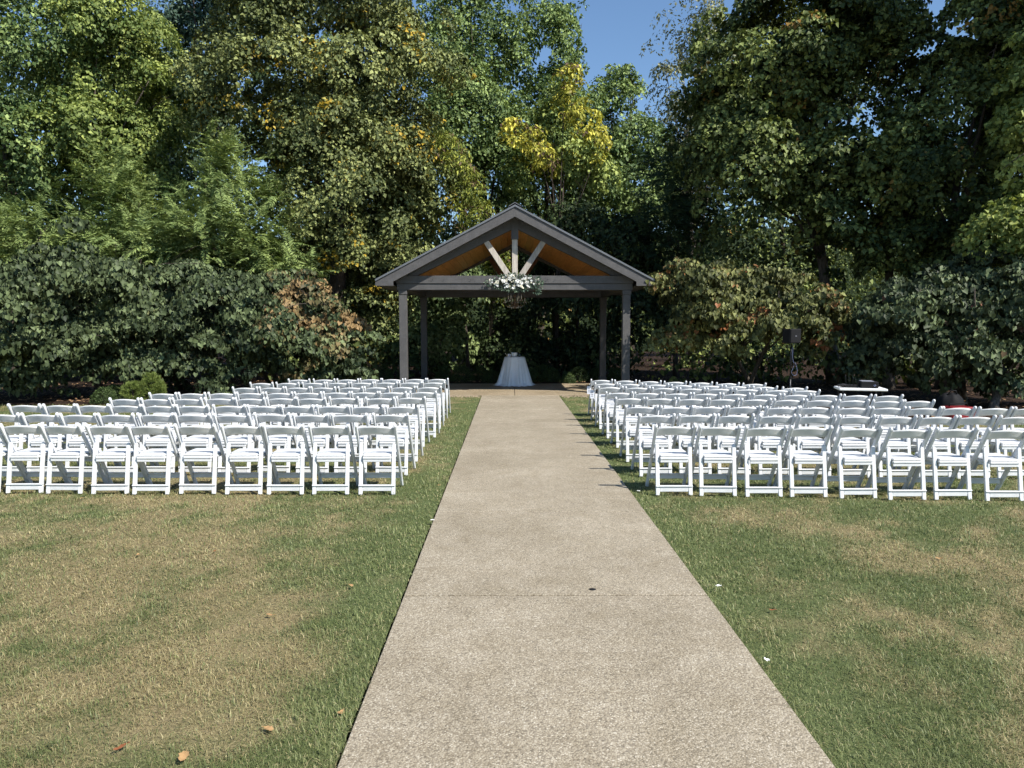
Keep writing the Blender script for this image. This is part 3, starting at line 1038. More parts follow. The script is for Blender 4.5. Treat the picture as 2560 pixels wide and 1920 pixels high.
for side, rows in ROWS.items():
    for r, ((ya, yb), xend, xs) in enumerate(rows):
        n = len(xs)
        x_first, x_last = xs[0], xs[-1]
        A, B = WZ(max(x_first, 0), ya, 0.77), WZ(x_last, yb, 0.77)
        pos = []
        for k, px in enumerate(xs):
            u = (k / (n - 1))
            Y = A.y * (1 - u) + B.y * u
            x = W(px, ya * (1 - u) + yb * u, Y).x + 0.2225
            pos.append([x, Y + 0.235 + rng.normal(0, 0.016)])
        # keep neighbours from running into each other
        rngk = range(1, n) if side == 'right' else range(n - 2, -1, -1)
        for k in rngk:
            ref = k - 1 if side == 'right' else k + 1
            if abs(pos[k][0] - pos[ref][0]) < 0.4555:
                pos[k][0] = pos[ref][0] + (0.4555 if side == 'right' else -0.4555)
        for k in range(n):
            i = k if side == 'right' else n - 1 - k          # counted from the aisle
            row = 'row nearest the camera' if r == 0 else ('row nearest the pavilion' if r == 7 else NTH[r] + ' row from camera')
            seat = NTH[i] + ' from the aisle' if i else 'right on the aisle'
            if i == 0:
                seat = 'beside the aisle'
            lab = f'white folding chair {side} of the path, {row}, {seat}'
            o = thing('folding_chair', lab, 'chair', (pos[k][0], pos[k][1], 0.0), R(rng.normal(0, 0.9)), f'white folding chairs {side} of the path')
            for nm, key in ORDER:
                link(nm, CH[key], o)
            CHAIRS[(side, r, i)] = o
# paper tags hung on two chairs at the aisle
for r, dz in ((7, 0), (6, 0)):
    o = CHAIRS[('right', r, 0)]
    lab = 'white paper tag hung on the aisle chair nearest the pavilion' if r == 7 else 'white paper tag hung on the aisle chair in the seventh row from camera'
    tg = thing('paper_tag', lab, 'paper tag', (o.location.x - 0.245, o.location.y - 0.16, 0.46), R(-12), 'paper tags on the aisle chairs')
    MB().box(-0.040, 0.040, -0.001, 0.001, 0, 0.16).build('card', M_PAPER, tg)
    for q in range(3):
        MB().box(-0.018, 0.018, -0.003, -0.0012, 0.04 + 0.035 * q, 0.052 + 0.035 * q).build('writing', M_INK, tg)
    MB().tube([(0, 0, 0.16), (0.01, 0.03, 0.20), (0.024, 0.06, 0.215)], 0.002, 5).build('string', M_PAPER, tg)

# ------------------------------------------------------------------ trees and shrubs
def unit(a):
    return a / (np.linalg.norm(a, axis=-1, keepdims=True) + 1e-9)


def crown_broad(lobes, n_leaf, leaf_L, bough_r, rg, asp=0.75, heart=False, droop=0.8, cov=1.5, turn_c=None, inner=0.3, layer=0.0, turn_max=1.0, front=0.3):
    """leaf clouds on umbrella-shaped boughs spread through the lobes"""
    C = np.array([l[0] for l in lobes])
    RD = np.array([l[1] for l in lobes])
    area = 4.2 * np.pi * (RD.prod(1)) ** (2 / 3)
    nb = max(10, int(cov * 0.62 * area.sum() / (np.pi * bough_r ** 2)))
    per = n_leaf / nb
    li = rg.choice(len(lobes), nb, p=area / area.sum())
    d = unit(rg.normal(0, 1, (nb, 3)) + np.array([0, -front, 0.15]))
    u = np.where(rg.random(nb) < inner, rg.uniform(0.25, 0.75, nb), rg.uniform(0.78, 1.06 + 0.2 * layer, nb))
    bp = C[li] + d * RD[li] * u[:, None]
    n_ = unit(d / RD[li] * RD[li].mean(1, keepdims=True) * (0.9 - 0.65 * layer) + np.array([0, 0, 0.5 + 0.5 * layer]) + rg.normal(0, 0.25 - 0.1 * layer, (nb, 3)))
    br = bough_r * rg.uniform(0.6, 1.35, nb)
    t1 = unit(np.cross(n_, rg.normal(0, 1, (nb, 3))))
    if layer:
        t1 = unit(d - n_ * (d * n_).sum(1, keepdims=True) + rg.normal(0, 0.2, (nb, 3)))
    t2 = unit(np.cross(n_, t1))
    btint = rg.normal(0, 0.14, nb)
    bturn = rg.random(nb) * (turn_max if turn_c is None else 1)
    if turn_c is not None:
        bturn = bturn * 0.62 + 0.46 * np.exp(-(((bp - np.array(turn_c[0])) / turn_c[1]) ** 2).sum(1))
    ns = 7
    q = np.arange(nb * ns) % ns
    sb = np.repeat(np.arange(nb), ns)
    srho = np.where(q == 0, 0.08, rg.uniform(0.5, 1.0, nb * ns))
    san = q * 1.047 + rg.normal(0, 0.25, nb * ns) + sb * 1.7
    sa, sbb = srho * np.cos(san) * (1 + 0.55 * layer), srho * np.sin(san) * (0.85 - 0.3 * layer)
    sh = -droop * 0.62 * srho ** 2 + 0.10 * rg.normal(0, 1, nb * ns)
    srad = t1[sb] * np.cos(san)[:, None] + t2[sb] * np.sin(san)[:, None]
    sp_ = bp[sb] + (t1[sb] * sa[:, None] + t2[sb] * sbb[:, None] + n_[sb] * sh[:, None]) * br[sb][:, None]
    sn = unit(n_[sb] + srad * (0.75 * srho)[:, None] + np.array([0, 0, 0.25]) + rg.normal(0, 0.22, (nb * ns, 3)))
    s1 = unit(np.cross(sn, rg.normal(0, 1, (nb * ns, 3))))
    s2 = np.cross(sn, s1)
    sr = br[sb] * rg.uniform(0.30, 0.52, nb * ns)
    stint = btint[sb] + rg.normal(0, 0.10, nb * ns)
    cnt = np.maximum(3, (per / ns * (sr / (0.41 * bough_r)) ** 2 * 0.93).astype(int))
    bi = np.repeat(np.arange(nb * ns), cnt)
    n = len(bi)
    rho = np.sqrt(rg.random(n))
    an = rg.uniform(0, 2 * np.pi, n)
    a, b = rho * np.cos(an), rho * np.sin(an)
    h = -droop * 0.5 * rho ** 2 + 0.13 * rg.normal(0, 1, n)
    pos = sp_[bi] + (s1[bi] * a[:, None] + s2[bi] * b[:, None] + sn[bi] * h[:, None]) * sr[bi][:, None]
    rad = s1[bi] * np.cos(an)[:, None] + s2[bi] * np.sin(an)[:, None]
    dirs = rad * (0.7 - 0.3 * layer) + np.array([0, 0, -0.65 - 0.5 * layer]) * droop + rg.normal(0, 0.36, (n, 3))
    nrm = sn[bi] * (0.9 - 0.4 * layer) + rad * (0.35 + 0.3 * layer) + np.array([0, -0.25 * layer, 0.2]) + rg.normal(0, 0.48, (n, 3))
    btint = stint
    bturn = bturn[sb] if turn_c is not None else np.clip(0.25 * bturn[sb] + 0.75 * rg.random(nb * ns), 0, 1) * turn_max
    Ls = leaf_L * rg.uniform(0.45, 1.4, n)
    tint = np.clip(0.48 + btint[bi] + rg.normal(0, 0.25, n), 0, 1)
    turn = np.clip(bturn[bi] + rg.normal(0, 0.08, n), 0, 1)
    keep = pos[:, 2] > 0.12
    return scatter_leaves(pos[keep], dirs[keep], nrm[keep], Ls[keep], asp * rg.uniform(0.8, 1.15, (keep.sum(), 1)), 0.45, tint[keep], turn[keep], heart)


def crown_feather(lobes, n_leaf, rg, leaf_L=0.11, twig=0.55):
    """soft feathery sprays: fine needles set either side of drooping twigs"""
    C = np.array([l[0] for l in lobes])
    RD = np.array([l[1] for l in lobes])
    wgt = (RD.prod(1)) ** (2 / 3)
    per = 26
    nt = n_leaf // per
    nb = nt // 15
    bl = rg.choice(len(lobes), nb, p=wgt / wgt.sum())
    bd = unit(rg.normal(0, 1, (nb, 3)) + np.array([0, -0.3, 0.1]))
    bu = np.where(rg.random(nb) < 0.25, rg.uniform(0.3, 0.7, nb), rg.uniform(0.7, 1.05, nb))
    b0 = C[bl] + bd * RD[bl] * bu[:, None]
    bax = unit(bd * np.array([0.8, 0.8, 0.4]) + np.array([0, 0, 0.95]) + rg.normal(0, 0.4, (nb, 3)))
    bs_ = unit(np.cross(bax, np.array([0, -0.4, 1.0]) + rg.normal(0, 0.6, (nb, 3))))
    bi = np.repeat(np.arange(nb), 15)
    nt = len(bi)
    k_ = np.tile(np.linspace(-0.75, 0.75, 15), nb)
    sgn = np.tile(np.where(np.arange(15) % 2 == 0, 1.0, -1.0), nb)
    bl_ = twig * 1.5 * rg.uniform(0.7, 1.3, nb)[bi]
    p0 = b0[bi] + bax[bi] * (k_ * bl_)[:, None] + rg.normal(0, 0.05, (nt, 3))
    ax = unit(bax[bi] * 0.7 + bs_[bi] * (sgn * (0.95 - 0.45 * k_))[:, None] + np.array([0, 0, -0.12]) + rg.normal(0, 0.2, (nt, 3)))
    sd_ = unit(np.cross(ax, np.array([0, 0, 1.0]) + rg.normal(0, 0.25, (nt, 3))))
    tl = twig * rg.uniform(0.6, 1.3, nt)
    ti = np.repeat(np.arange(nt), per)
    s = np.tile(np.linspace(0.04, 1, per), nt)
    sg = np.tile(np.where(np.arange(per) % 2 == 0, 1.0, -1.0), nt)
    n = len(ti)
    pos = p0[ti] + ax[ti] * (s * tl[ti])[:, None] + np.array([0, 0, -1]) * (0.18 * tl[ti] * s ** 2)[:, None]
    dirs = ax[ti] * 0.75 + sd_[ti] * sg[:, None] * 0.9 + np.array([0, 0, -0.25]) + rg.normal(0, 0.16, (n, 3))
    nrm = np.cross(ax[ti], sd_[ti]) * -1 + rg.normal(0, 0.35, (n, 3))
    nrm = np.where(nrm[:, 2:3] < 0, -nrm, nrm)
    Ls = leaf_L * (1.15 - 0.6 * s) * rg.uniform(0.8, 1.3, n) * (tl[ti] / twig) * 1.5
    tint = np.clip(0.5 + rg.normal(0, 0.15, nb)[bi][ti] + rg.normal(0, 0.14, n), 0, 1)
    return scatter_leaves(pos, dirs, nrm, Ls, np.full((n, 1), 0.26), 0.1, tint)


def px_lobes(spec):
    """(px, py, half width px, half height px, Y, depth radius m) -> world ellipsoids"""
    out = []
    for px, py, rx, ry, Y, ry_m in spec:
        c = W(px, py, Y)
        out.append((np.array(c), np.array([rx * Y / F, ry_m, ry * Y / F])))
    return out


def trunk_mesh(base, top, r0, lobes, rg, limbs=6, lean=0.25, sides=9, stems=1, twigs=14):
    m = MB()
    base, top = Vector(base), Vector(top)
    for s in range(stems):
        b = base + Vector((rg.normal(0, 0.10), rg.normal(0, 0.06), 0)) * (0 if stems == 1 else 1.3)
        tp = top + (Vector((rg.normal(0, 1.0), rg.normal(0, 0.6), rg.normal(0, 0.3))) if stems > 1 else Vector((0, 0, 0)))
        pts, rad = [], []
        for k in range(8):
            u = k / 7
            p = b.lerp(tp, u) + Vector((math.sin(u * 5 + s * 2 + r0 * 30), math.cos(u * 4 + s), 0)) * lean * 0.35 * u
            pts.append(p)
            rad.append(r0 * ((1 - u) ** 0.8 * 0.85 + 0.14) * (1.28 if k == 0 else 1.0) / (1 if stems == 1 else 1.4))
        m.tube(pts, rad, sides)
        for q in range(limbs):
            u = rg.uniform(0.3, 0.95)
            i0 = int(u * 7)
            st = pts[i0].lerp(pts[min(i0 + 1, 7)], u * 7 - i0)
            L_ = lobes[rg.integers(len(lobes))]
            dv = unit(rg.normal(0, 1, 3))
            en = Vector(L_[0] + dv * L_[1] * 0.75)
            if en.z < st.z - 0.5:
                en.z = st.z + rg.uniform(0, 0.6)
            mid = st.lerp(en, 0.5) + Vector((0, 0, 0.08 * (en - st).length))
            rr = rad[i0] * 0.5
            m.tube([st, st.lerp(mid, 0.55), mid, mid.lerp(en, 0.55), en], [rr, rr * 0.8, rr * 0.6, rr * 0.38, 0.008], 6)
            for w in range(twigs // max(1, limbs)):
                a = mid.lerp(en, rg.uniform(0.1, 0.95))
                e = a + Vector(unit(rg.normal(0, 1, 3))) * rg.uniform(0.4, 1.0)
                m.tube([a, a.lerp(e, 0.5) + Vector((0, 0, 0.05)), e], [rr * 0.3, rr * 0.2, 0.004], 4)
    return m


NTRI = [0]


def tree(name, label, cat, base_px, base_Y, spec, kind, mat, n_leaf, leaf_L=0.12, bough=0.9, r0=0.16, bark=None, group=None, seed=1, stems=1, limbs=7,
         heart=False, asp=0.75, droop=0.8, turn=None, inner=0.3, top_frac=0.8, cov=1.5, layer=0.0, turn_max=1.0, front=0.3):
    rg = np.random.default_rng(seed)
    lobes = px_lobes(spec)
    bx_ = W(base_px, 900, base_Y).x
    root = thing(name, label, cat, (bx_, base_Y, 0.0), 0, group)
    zs = max(l[0][2] + l[1][2] * 0.6 for l in lobes)
    cx = float(np.mean([l[0][0] for l in lobes]))
    cyy = float(np.mean([l[0][1] for l in lobes]))
    off = np.array([bx_, base_Y, 0.0])
    ll = [(l[0] - off, l[1]) for l in lobes]
    top_frac = min(top_frac, 0.66) if kind == 'broad' and stems == 1 else top_frac
    tm = trunk_mesh((0, 0, -0.05), ((cx - bx_) * 0.7, (cyy - base_Y) * 0.7, zs * top_frac), r0, ll, rg, limbs, 0.4, 9, stems)
    tm.build('trunk', bark or M_BARK_D, root, True)
    if kind == 'feather':
        v, f, at = crown_feather(ll, n_leaf, rg, leaf_L, bough)
    else:
        tc = None
        if turn:
            c = np.array(W(turn[0], turn[1], turn[3])) - off
            tc = (c, turn[2] * turn[3] / F)
        v, f, at = crown_broad(ll, n_leaf, leaf_L, bough, rg, asp, heart, droop, cov, tc, inner, layer, turn_max, front)
    NTRI[0] += len(f) // 3
    cr = link('crown', np_mesh('crown', v, f, 3, mat, at), root)
    cr['kind'] = 'stuff'
    return root


ML_MAPLE = mat_leaf('maple_leaf', (0.050, 0.092, 0.030), (0.320, 0.410, 0.140), 0.18, 0.22)
ML_MAPLE_Y = mat_leaf('yellowing_maple_leaf', (0.068, 0.108, 0.028), (0.390, 0.450, 0.125), 0.18, 0.24)
ML_LINDEN = mat_leaf('linden_leaf', (0.042, 0.060, 0.020), (0.315, 0.345, 0.125), 0.18, 0.15, 0.55, ((0.42, 0.29, 0.035), 0.05, 0.88))
ML_DARK = mat_leaf('shade_toned_maple_leaf', (0.024, 0.042, 0.013), (0.235, 0.280, 0.080), 0.18, 0.15, 0.55, ((0.22, 0.13, 0.03), 0.05, 0.94))  # maple leaf colours darkened to carry the shade of the wood
ML_BLUE = mat_leaf('blue_green_leaf', (0.034, 0.065, 0.044), (0.133, 0.195, 0.127), 0.18, 0.15)
ML_GOLD = mat_leaf('golden_leaf', (0.17, 0.19, 0.025), (0.80, 0.72, 0.13), 0.18, 0.24, 0.55, ((0.14, 0.09, 0.06), 0.08, 0.80))
ML_PALE = mat_leaf('pale_thin_leaf', (0.100, 0.114, 0.062), (0.358, 0.358, 0.203), 0.18, 0.21)
ML_CYP = mat_leaf('cypress_needle', (0.085, 0.130, 0.040), (0.360, 0.440, 0.150), 0.18, 0.21, 0.55)
ML_CYP_D = mat_leaf('dark_cypress_needle', (0.019, 0.043, 0.021), (0.072, 0.114, 0.049), 0.18, 0.18, 0.55)
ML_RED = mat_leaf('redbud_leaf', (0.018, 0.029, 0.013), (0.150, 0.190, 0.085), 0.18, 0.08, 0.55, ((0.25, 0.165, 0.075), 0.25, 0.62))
ML_RED_D = mat_leaf('shade_toned_redbud_leaf', (0.016, 0.025, 0.012), (0.130, 0.165, 0.075), 0.18, 0.08, 0.55, ((0.20, 0.08, 0.05), 0.10, 0.90))  # darker copy of the redbud leaf, shade painted into its colours
ML_RED_Y = mat_leaf('bronzing_redbud_leaf', (0.034, 0.042, 0.014), (0.230, 0.240, 0.085), 0.18, 0.12, 0.55, ((0.27, 0.11, 0.045), 0.14, 0.60))
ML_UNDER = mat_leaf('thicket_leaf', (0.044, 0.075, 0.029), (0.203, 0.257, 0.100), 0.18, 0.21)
ML_EDGE = mat_leaf('sun_toned_maple_leaf', (0.090, 0.130, 0.030), (0.430, 0.480, 0.140), 0.18, 0.28)  # brighter leaf colours, with sunshine painted in for the edge maple
ML_UNDER_D = mat_leaf('shade_toned_thicket_leaf', (0.012, 0.024, 0.010), (0.080, 0.110, 0.040), 0.18, 0.15)  # thicket leaves coloured darker to hold the shade behind the pavilion
ML_LIME = mat_leaf('lime_leaf', (0.080, 0.110, 0.020), (0.36, 0.38, 0.070), 0.18, 0.27, 0.55, ((0.15, 0.10, 0.06), 0.08, 0.78))
ML_BOX = mat_leaf('mound_leaf', (0.026, 0.046, 0.016), (0.105, 0.150, 0.048), 0.18, 0.15)
ML_PINE = mat_leaf('pine_needle', (0.085, 0.130, 0.028), (0.330, 0.390, 0.110), 0.18, 0.18)

GW = 'tall trees of the wood behind the lawn'
# --- left side
tree('maple_tree', 'tall light green maple at the far left edge of the wood', 'tree', 65, 28, [(70, 60, 270, 250, 27, 3.2), (60, 330, 230, 170, 26.5, 2.8), (-160, 200, 180, 260, 27, 2.8), (70, 520, 150, 80, 27, 1.8)], 'broad', ML_MAPLE, 54000, 0.138, 1.15, 0.24, M_BARK, GW, 1, asp=0.85)
tree('maple_tree', 'bright green maple with pale bare trunk above the feathery conifers', 'tree', 145, 27, [(300, 130, 170, 190, 27.5, 2.8), (270, 360, 180, 130, 26.5, 2.6), (390, 240, 90, 110, 27, 2.0), (370, 470, 90, 90, 26.5, 1.8)], 'broad', ML_MAPLE_Y, 42000, 0.134, 1.05, 0.20, M_BARK, GW, 2, asp=0.85)
tree('blue_green_tree', 'dark blue green tree rising between the maples and the great linden', 'tree', 520, 33, [(520, 60, 130, 200, 33, 3), (470, 300, 120, 160, 32, 3), (640, -60, 120, 160, 33, 3)], 'broad', ML_BLUE, 20000, 0.18, 1.2, 0.26, M_BARK_D, GW, 3)
tree('linden_tree', 'huge olive green linden hung with yellowing leaves, left of the pavilion', 'tree', 830, 25.5,
     [(830, -40, 300, 230, 25.5, 3.6), (700, 230, 210, 200, 25, 3.2), (950, 260, 220, 230, 25, 3.2), (860, 470, 230, 190, 24.5, 3.0), (930, 660, 180, 155, 27.0, 2.4), (1010, 420, 150, 175, 26, 2.4), (925, 800, 115, 105, 26.4, 1.7)],
     'broad', ML_LINDEN, 165000, 0.120, 0.95, 0.38, M_BARK_D, GW, 4, limbs=12, asp=0.85, cov=1.9)
for sd_, lab, bpx, Y, spec, nl, mt in (
        (11, 'feathery green conifer with the tallest tip, beside the great linden', 610, 22.5, [(570, 440, 60, 70, 22.5, 1.1), (590, 540, 115, 100, 22.4, 1.6), (600, 640, 165, 100, 22.2, 1.9), (480, 640, 100, 90, 22, 1.6), (700, 690, 80, 70, 22, 1.3)], 54000, ML_CYP),
        (12, 'feathery green conifer between two taller ones, under the pale maple trunk', 310, 23, [(285, 475, 38, 62, 23, 0.8), (300, 570, 80, 80, 22.8, 1.3), (340, 650, 130, 80, 22.6, 1.7)], 34000, ML_CYP),
        (13, 'feathery yellow green conifer at the far left edge of the picture', 30, 22, [(30, 620, 90, 75, 22, 1.5), (-80, 600, 100, 90, 22, 1.6), (165, 610, 60, 75, 22.4, 1.1)], 30000, ML_CYP)):
    tree('cypress_tree', lab, 'tree', bpx, Y, spec, 'feather', mt, nl, 0.105, 0.62, 0.10, M_BARK_D, 'feathery conifers behind the redbuds', sd_)
GR = 'low spreading redbud trees along the edge of the lawn'
tree('redbud_tree', 'wide dark leaved redbud at the far left, over the mulch', 'tree', 262, 18.6, [(90, 770, 230, 130, 17.8, 1.9), (250, 832, 175, 76, 17.6, 1.6), (60, 862, 170, 58, 17.4, 1.4), (140, 680, 170, 70, 18, 1.6), (-120, 800, 170, 130, 17.8, 1.8)], 'broad', ML_RED, 32500, 0.108, 0.62, 0.12, M_BARK_D, GR, 21, stems=2, limbs=6, heart=True, asp=0.95, layer=1.0, cov=1.7, inner=0.3, turn_max=0.66)
tree('redbud_tree', 'dark leaved redbud in the middle of the left hand group', 'tree', 470, 20.5, [(420, 770, 150, 110, 19, 1.7), (480, 845, 135, 62, 18.8, 1.4), (380, 690, 120, 60, 19.4, 1.5)], 'broad', ML_RED, 21250, 0.108, 0.62, 0.10, M_BARK_D, GR, 22, stems=2, limbs=6, heart=True, asp=0.95, layer=1.0, cov=1.7, inner=0.3, turn_max=0.66)
tree('redbud_tree', 'redbud with a patch of orange dying leaves, nearest the pavilion', 'tree', 684, 21, [(690, 780, 150, 100, 19.6, 1.7), (760, 830, 120, 80, 19.2, 1.5), (640, 842, 115, 48, 19.2, 1.3), (640, 720, 120, 55, 19.8, 1.4), (800, 890, 80, 40, 19, 0.9)], 'broad', ML_RED, 26250, 0.108, 0.62, 0.09, M_BARK, GR, 23, stems=2, limbs=6, heart=True, asp=0.95, layer=1.0, cov=1.7, inner=0.3, turn=(760, 740, 130, 19.4))
# --- centre
tree('maple_tree', 'green maple with rounded top left of the sky gap', 'tree', 1240, 33, [(1210, 60, 130, 190, 33, 3.0), (1180, 290, 150, 130, 32, 3.0), (1130, 120, 100, 160, 33, 2.6), (1230, 420, 120, 110, 31.5, 2.4)], 'broad', ML_MAPLE, 32000, 0.15, 1.15, 0.24, M_BARK_D, GW, 5)
tree('maple_tree', 'green maple whose crown borders the open sky, behind the golden tree', 'tree', 1345, 34, [(1410, 95, 68, 95, 34, 1.9), (1370, 60, 50, 60, 34, 1.4), (1410, 260, 105, 130, 33.5, 2.4), (1340, 380, 130, 150, 33, 2.6), (1450, 420, 90, 110, 32.5, 2.0)], 'broad', ML_MAPLE, 27000, 0.15, 0.95, 0.22, M_BARK_D, GW, 6)
tree('golden_tree', 'slender tree with bright golden yellow and withered brown leaves above the pavilion', 'tree', 1392, 28, [(1415, 200, 44, 66, 28, 0.9), (1445, 295, 58, 54, 28, 1.0), (1300, 335, 62, 46, 28, 1.0), (1490, 350, 36, 60, 27.8, 0.9), (1370, 390, 80, 44, 28, 1.0)], 'broad', ML_GOLD, 5200, 0.15, 0.30, 0.10, M_BARK_D, GW, 7, limbs=8, asp=0.55, droop=1.1, cov=0.75)
tree('sapling_tree', 'slim green tree mingling with the golden leaves above the pavilion', 'tree', 1385, 29, [(1375, 280, 60, 90, 29, 1.0), (1420, 400, 85, 70, 28.6, 1.2), (1300, 420, 70, 70, 28.8, 1.1), (1480, 430, 60, 70, 28.6, 1.0)], 'broad', ML_MAPLE_Y, 9000, 0.15, 0.6, 0.08, M_BARK_D, GW, 33)
tree('maple_tree', 'green maple with a pointed top right of the sky gap', 'tree', 1560, 34, [(1550, 215, 52, 75, 34, 1.6), (1550, 330, 100, 110, 34, 2.3), (1530, 480, 115, 120, 33, 2.4), (1610, 440, 80, 120, 33.5, 2.2)], 'broad', ML_MAPLE, 25000, 0.15, 0.95, 0.20, M_BARK_D, GW, 8)
tree('thin_tree', 'tall thin pale tree with sky showing through its sparse leaves', 'tree', 1730, 36, [(1660, 110, 48, 100, 36, 1.5), (1730, 60, 70, 120, 36, 2), (1690, 270, 80, 110, 36, 2), (1780, 190, 90, 150, 36, 2.4), (1700, 420, 100, 110, 35.5, 2.4)], 'broad', ML_PALE, 12000, 0.17, 0.75, 0.16, M_BARK, GW, 9, limbs=11, asp=0.5)
tree('young_tree', 'yellow green young tree with brown seed clusters beside the pavilion roof', 'tree', 1170, 26, [(1190, 545, 62, 50, 25.5, 0.9), (1150, 480, 70, 80, 26, 1.1), (1120, 400, 60, 70, 26, 1.1)], 'broad', ML_LIME, 5200, 0.16, 0.40, 0.07, M_BARK_D, GW, 31, asp=0.35, droop=1.0)
tree('young_tree', 'yellow leaved sapling seen through the pavilion gable', 'tree', 1215, 27.5, [(1255, 655, 45, 55, 26.2, 0.8), (1235, 720, 50, 45, 26.2, 0.8)], 'broad', ML_LIME, 2600, 0.15, 0.38, 0.025, M_BARK_D, GW, 32, asp=0.45, droop=1.0)
# understory behind the pavilion
for sd_, lab, bpx, Y, spec, nl, mt in (
        (41, 'leafy understory tree behind the pavilion, next to the linden', 1100, 27, [(1120, 800, 100, 130, 26.5, 1.6), (1060, 880, 80, 80, 26, 1.4), (1160, 690, 80, 80, 27, 1.5)], 12000, ML_UNDER),
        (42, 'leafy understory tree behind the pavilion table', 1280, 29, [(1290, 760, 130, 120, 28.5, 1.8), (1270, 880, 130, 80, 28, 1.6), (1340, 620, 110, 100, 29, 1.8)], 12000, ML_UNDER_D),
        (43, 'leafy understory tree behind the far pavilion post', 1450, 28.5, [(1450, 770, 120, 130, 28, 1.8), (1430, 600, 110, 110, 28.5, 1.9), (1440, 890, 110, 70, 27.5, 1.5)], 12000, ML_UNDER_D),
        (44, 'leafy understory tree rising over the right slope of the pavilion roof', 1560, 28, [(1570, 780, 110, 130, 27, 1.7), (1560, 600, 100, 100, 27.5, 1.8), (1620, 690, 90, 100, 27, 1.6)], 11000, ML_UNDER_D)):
    tree('understory_tree', lab, 'tree', bpx, Y, spec, 'broad', mt, nl, 0.155, 0.75, 0.09, M_BARK_D, 'understory trees behind the pavilion', sd_)
tree('cypress_tree', 'dark feathery conifer right of the pavilion roof', 'tree', 1690, 26, [(1690, 470, 70, 110, 26, 1.4), (1690, 600, 100, 90, 25.8, 1.7)], 'feather', ML_CYP_D, 22000, 0.11, 0.62, 0.09, M_BARK_D, 'feathery conifers behind the redbuds', 14)
# --- right side
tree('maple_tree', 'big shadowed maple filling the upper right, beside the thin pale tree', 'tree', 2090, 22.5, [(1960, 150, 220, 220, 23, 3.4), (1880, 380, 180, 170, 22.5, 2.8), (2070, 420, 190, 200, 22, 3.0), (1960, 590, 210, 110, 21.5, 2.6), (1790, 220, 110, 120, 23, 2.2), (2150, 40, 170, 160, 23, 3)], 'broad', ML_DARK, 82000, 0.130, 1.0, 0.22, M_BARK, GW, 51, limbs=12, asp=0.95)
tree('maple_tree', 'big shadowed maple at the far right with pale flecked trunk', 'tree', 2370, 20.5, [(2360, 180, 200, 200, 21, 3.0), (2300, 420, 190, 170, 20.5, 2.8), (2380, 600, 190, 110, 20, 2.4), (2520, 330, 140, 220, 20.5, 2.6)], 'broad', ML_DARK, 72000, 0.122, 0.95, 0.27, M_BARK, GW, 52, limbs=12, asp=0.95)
tree('maple_tree', 'sunlit yellow green maple cut by the right edge of the picture', 'tree', 2700, 17.5, [(2590, 300, 120, 230, 17.3, 1.6), (2525, 590, 85, 120, 16.8, 1.2), (2640, 640, 120, 170, 17, 1.6), (2700, 100, 150, 260, 17.5, 2)], 'broad', ML_EDGE, 30000, 0.12, 0.75, 0.18, M_BARK, GW, 53, asp=0.9)
tree('redbud_tree', 'spreading redbud with bronzing leaves right of the pavilion', 'tree', 1872, 20.5, [(1775, 745, 105, 72, 19, 1.4), (1905, 765, 125, 72, 18.8, 1.5), (1840, 690, 140, 52, 19.2, 1.5), (1990, 800, 85, 50, 18.4, 1.1), (1735, 830, 55, 50, 19, 1.0), (2055, 770, 60, 32, 18.2, 0.8)], 'broad', ML_RED_Y, 28750, 0.108, 0.62, 0.10, M_BARK, GR, 24, stems=2, limbs=9, heart=True, asp=0.95, layer=1.0, cov=1.7, inner=0.3, turn=(1930, 820, 75, 18.8))
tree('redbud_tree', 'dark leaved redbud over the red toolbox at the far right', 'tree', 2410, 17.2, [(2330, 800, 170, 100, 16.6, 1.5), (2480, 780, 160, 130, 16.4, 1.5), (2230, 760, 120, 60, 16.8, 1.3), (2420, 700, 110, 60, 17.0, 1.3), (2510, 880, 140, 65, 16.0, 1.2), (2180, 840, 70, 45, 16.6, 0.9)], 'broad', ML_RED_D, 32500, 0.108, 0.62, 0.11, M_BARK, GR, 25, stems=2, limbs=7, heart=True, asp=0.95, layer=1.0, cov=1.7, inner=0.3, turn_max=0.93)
tree('maple_tree', 'tall maple beyond the right edge of the picture, shading the dark maples', 'tree', 2990, 17, [(2960, -420, 360, 300, 17.5, 3.6), (2880, -820, 320, 300, 17.8, 3.2)], 'broad', ML_MAPLE, 16000, 0.26, 1.2, 0.3, M_BARK, GW, 54, front=0.0, cov=1.0)
# bare trunks standing in the shade under the right hand trees
for sd_, lab, bpx, Y, tpx, tpy, r0 in (
        (62, 'slim grey trunk standing just right of the folding table', 2225, 20.6, 2222, 560, 0.15),
        (64, 'thin broken trunk with pale splintered wood at the far right', 2494, 15.5, 2500, 900, 0.10)):
    rg = np.random.default_rng(sd_)
    b = W(bpx, 900, Y)
    tp = W(tpx, tpy, Y + 0.6)
    root = thing('tree_trunk', lab, 'tree trunk', (b.x, Y, 0), 0, 'bare trunks in the shade at the right')
    n = 9
    pts = [Vector((0, 0, -0.05)).lerp(tp - Vector((b.x, Y, 0)), k / (n - 1)) + Vector((rg.normal(0, 0.02), rg.normal(0, 0.02), 0)) for k in range(n)]
    MB().tube(pts, [r0 * (1.35 if k == 0 else 1 - 0.45 * k / n) for k in range(n)], 12).build('stem', M_BARK, root, True)
    m = MB()
    for q in range(3 if sd_ != 64 else 1):
        i0 = 4 + q
        e = pts[i0] + Vector((rg.normal(0, 1), rg.normal(0, 0.5), rg.uniform(0.6, 1.2)))
        m.tube([pts[i0], pts[i0].lerp(e, 0.5), e], [r0 * 0.3, r0 * 0.2, 0.01], 6)
    m.build('limb', M_BARK, root, True)
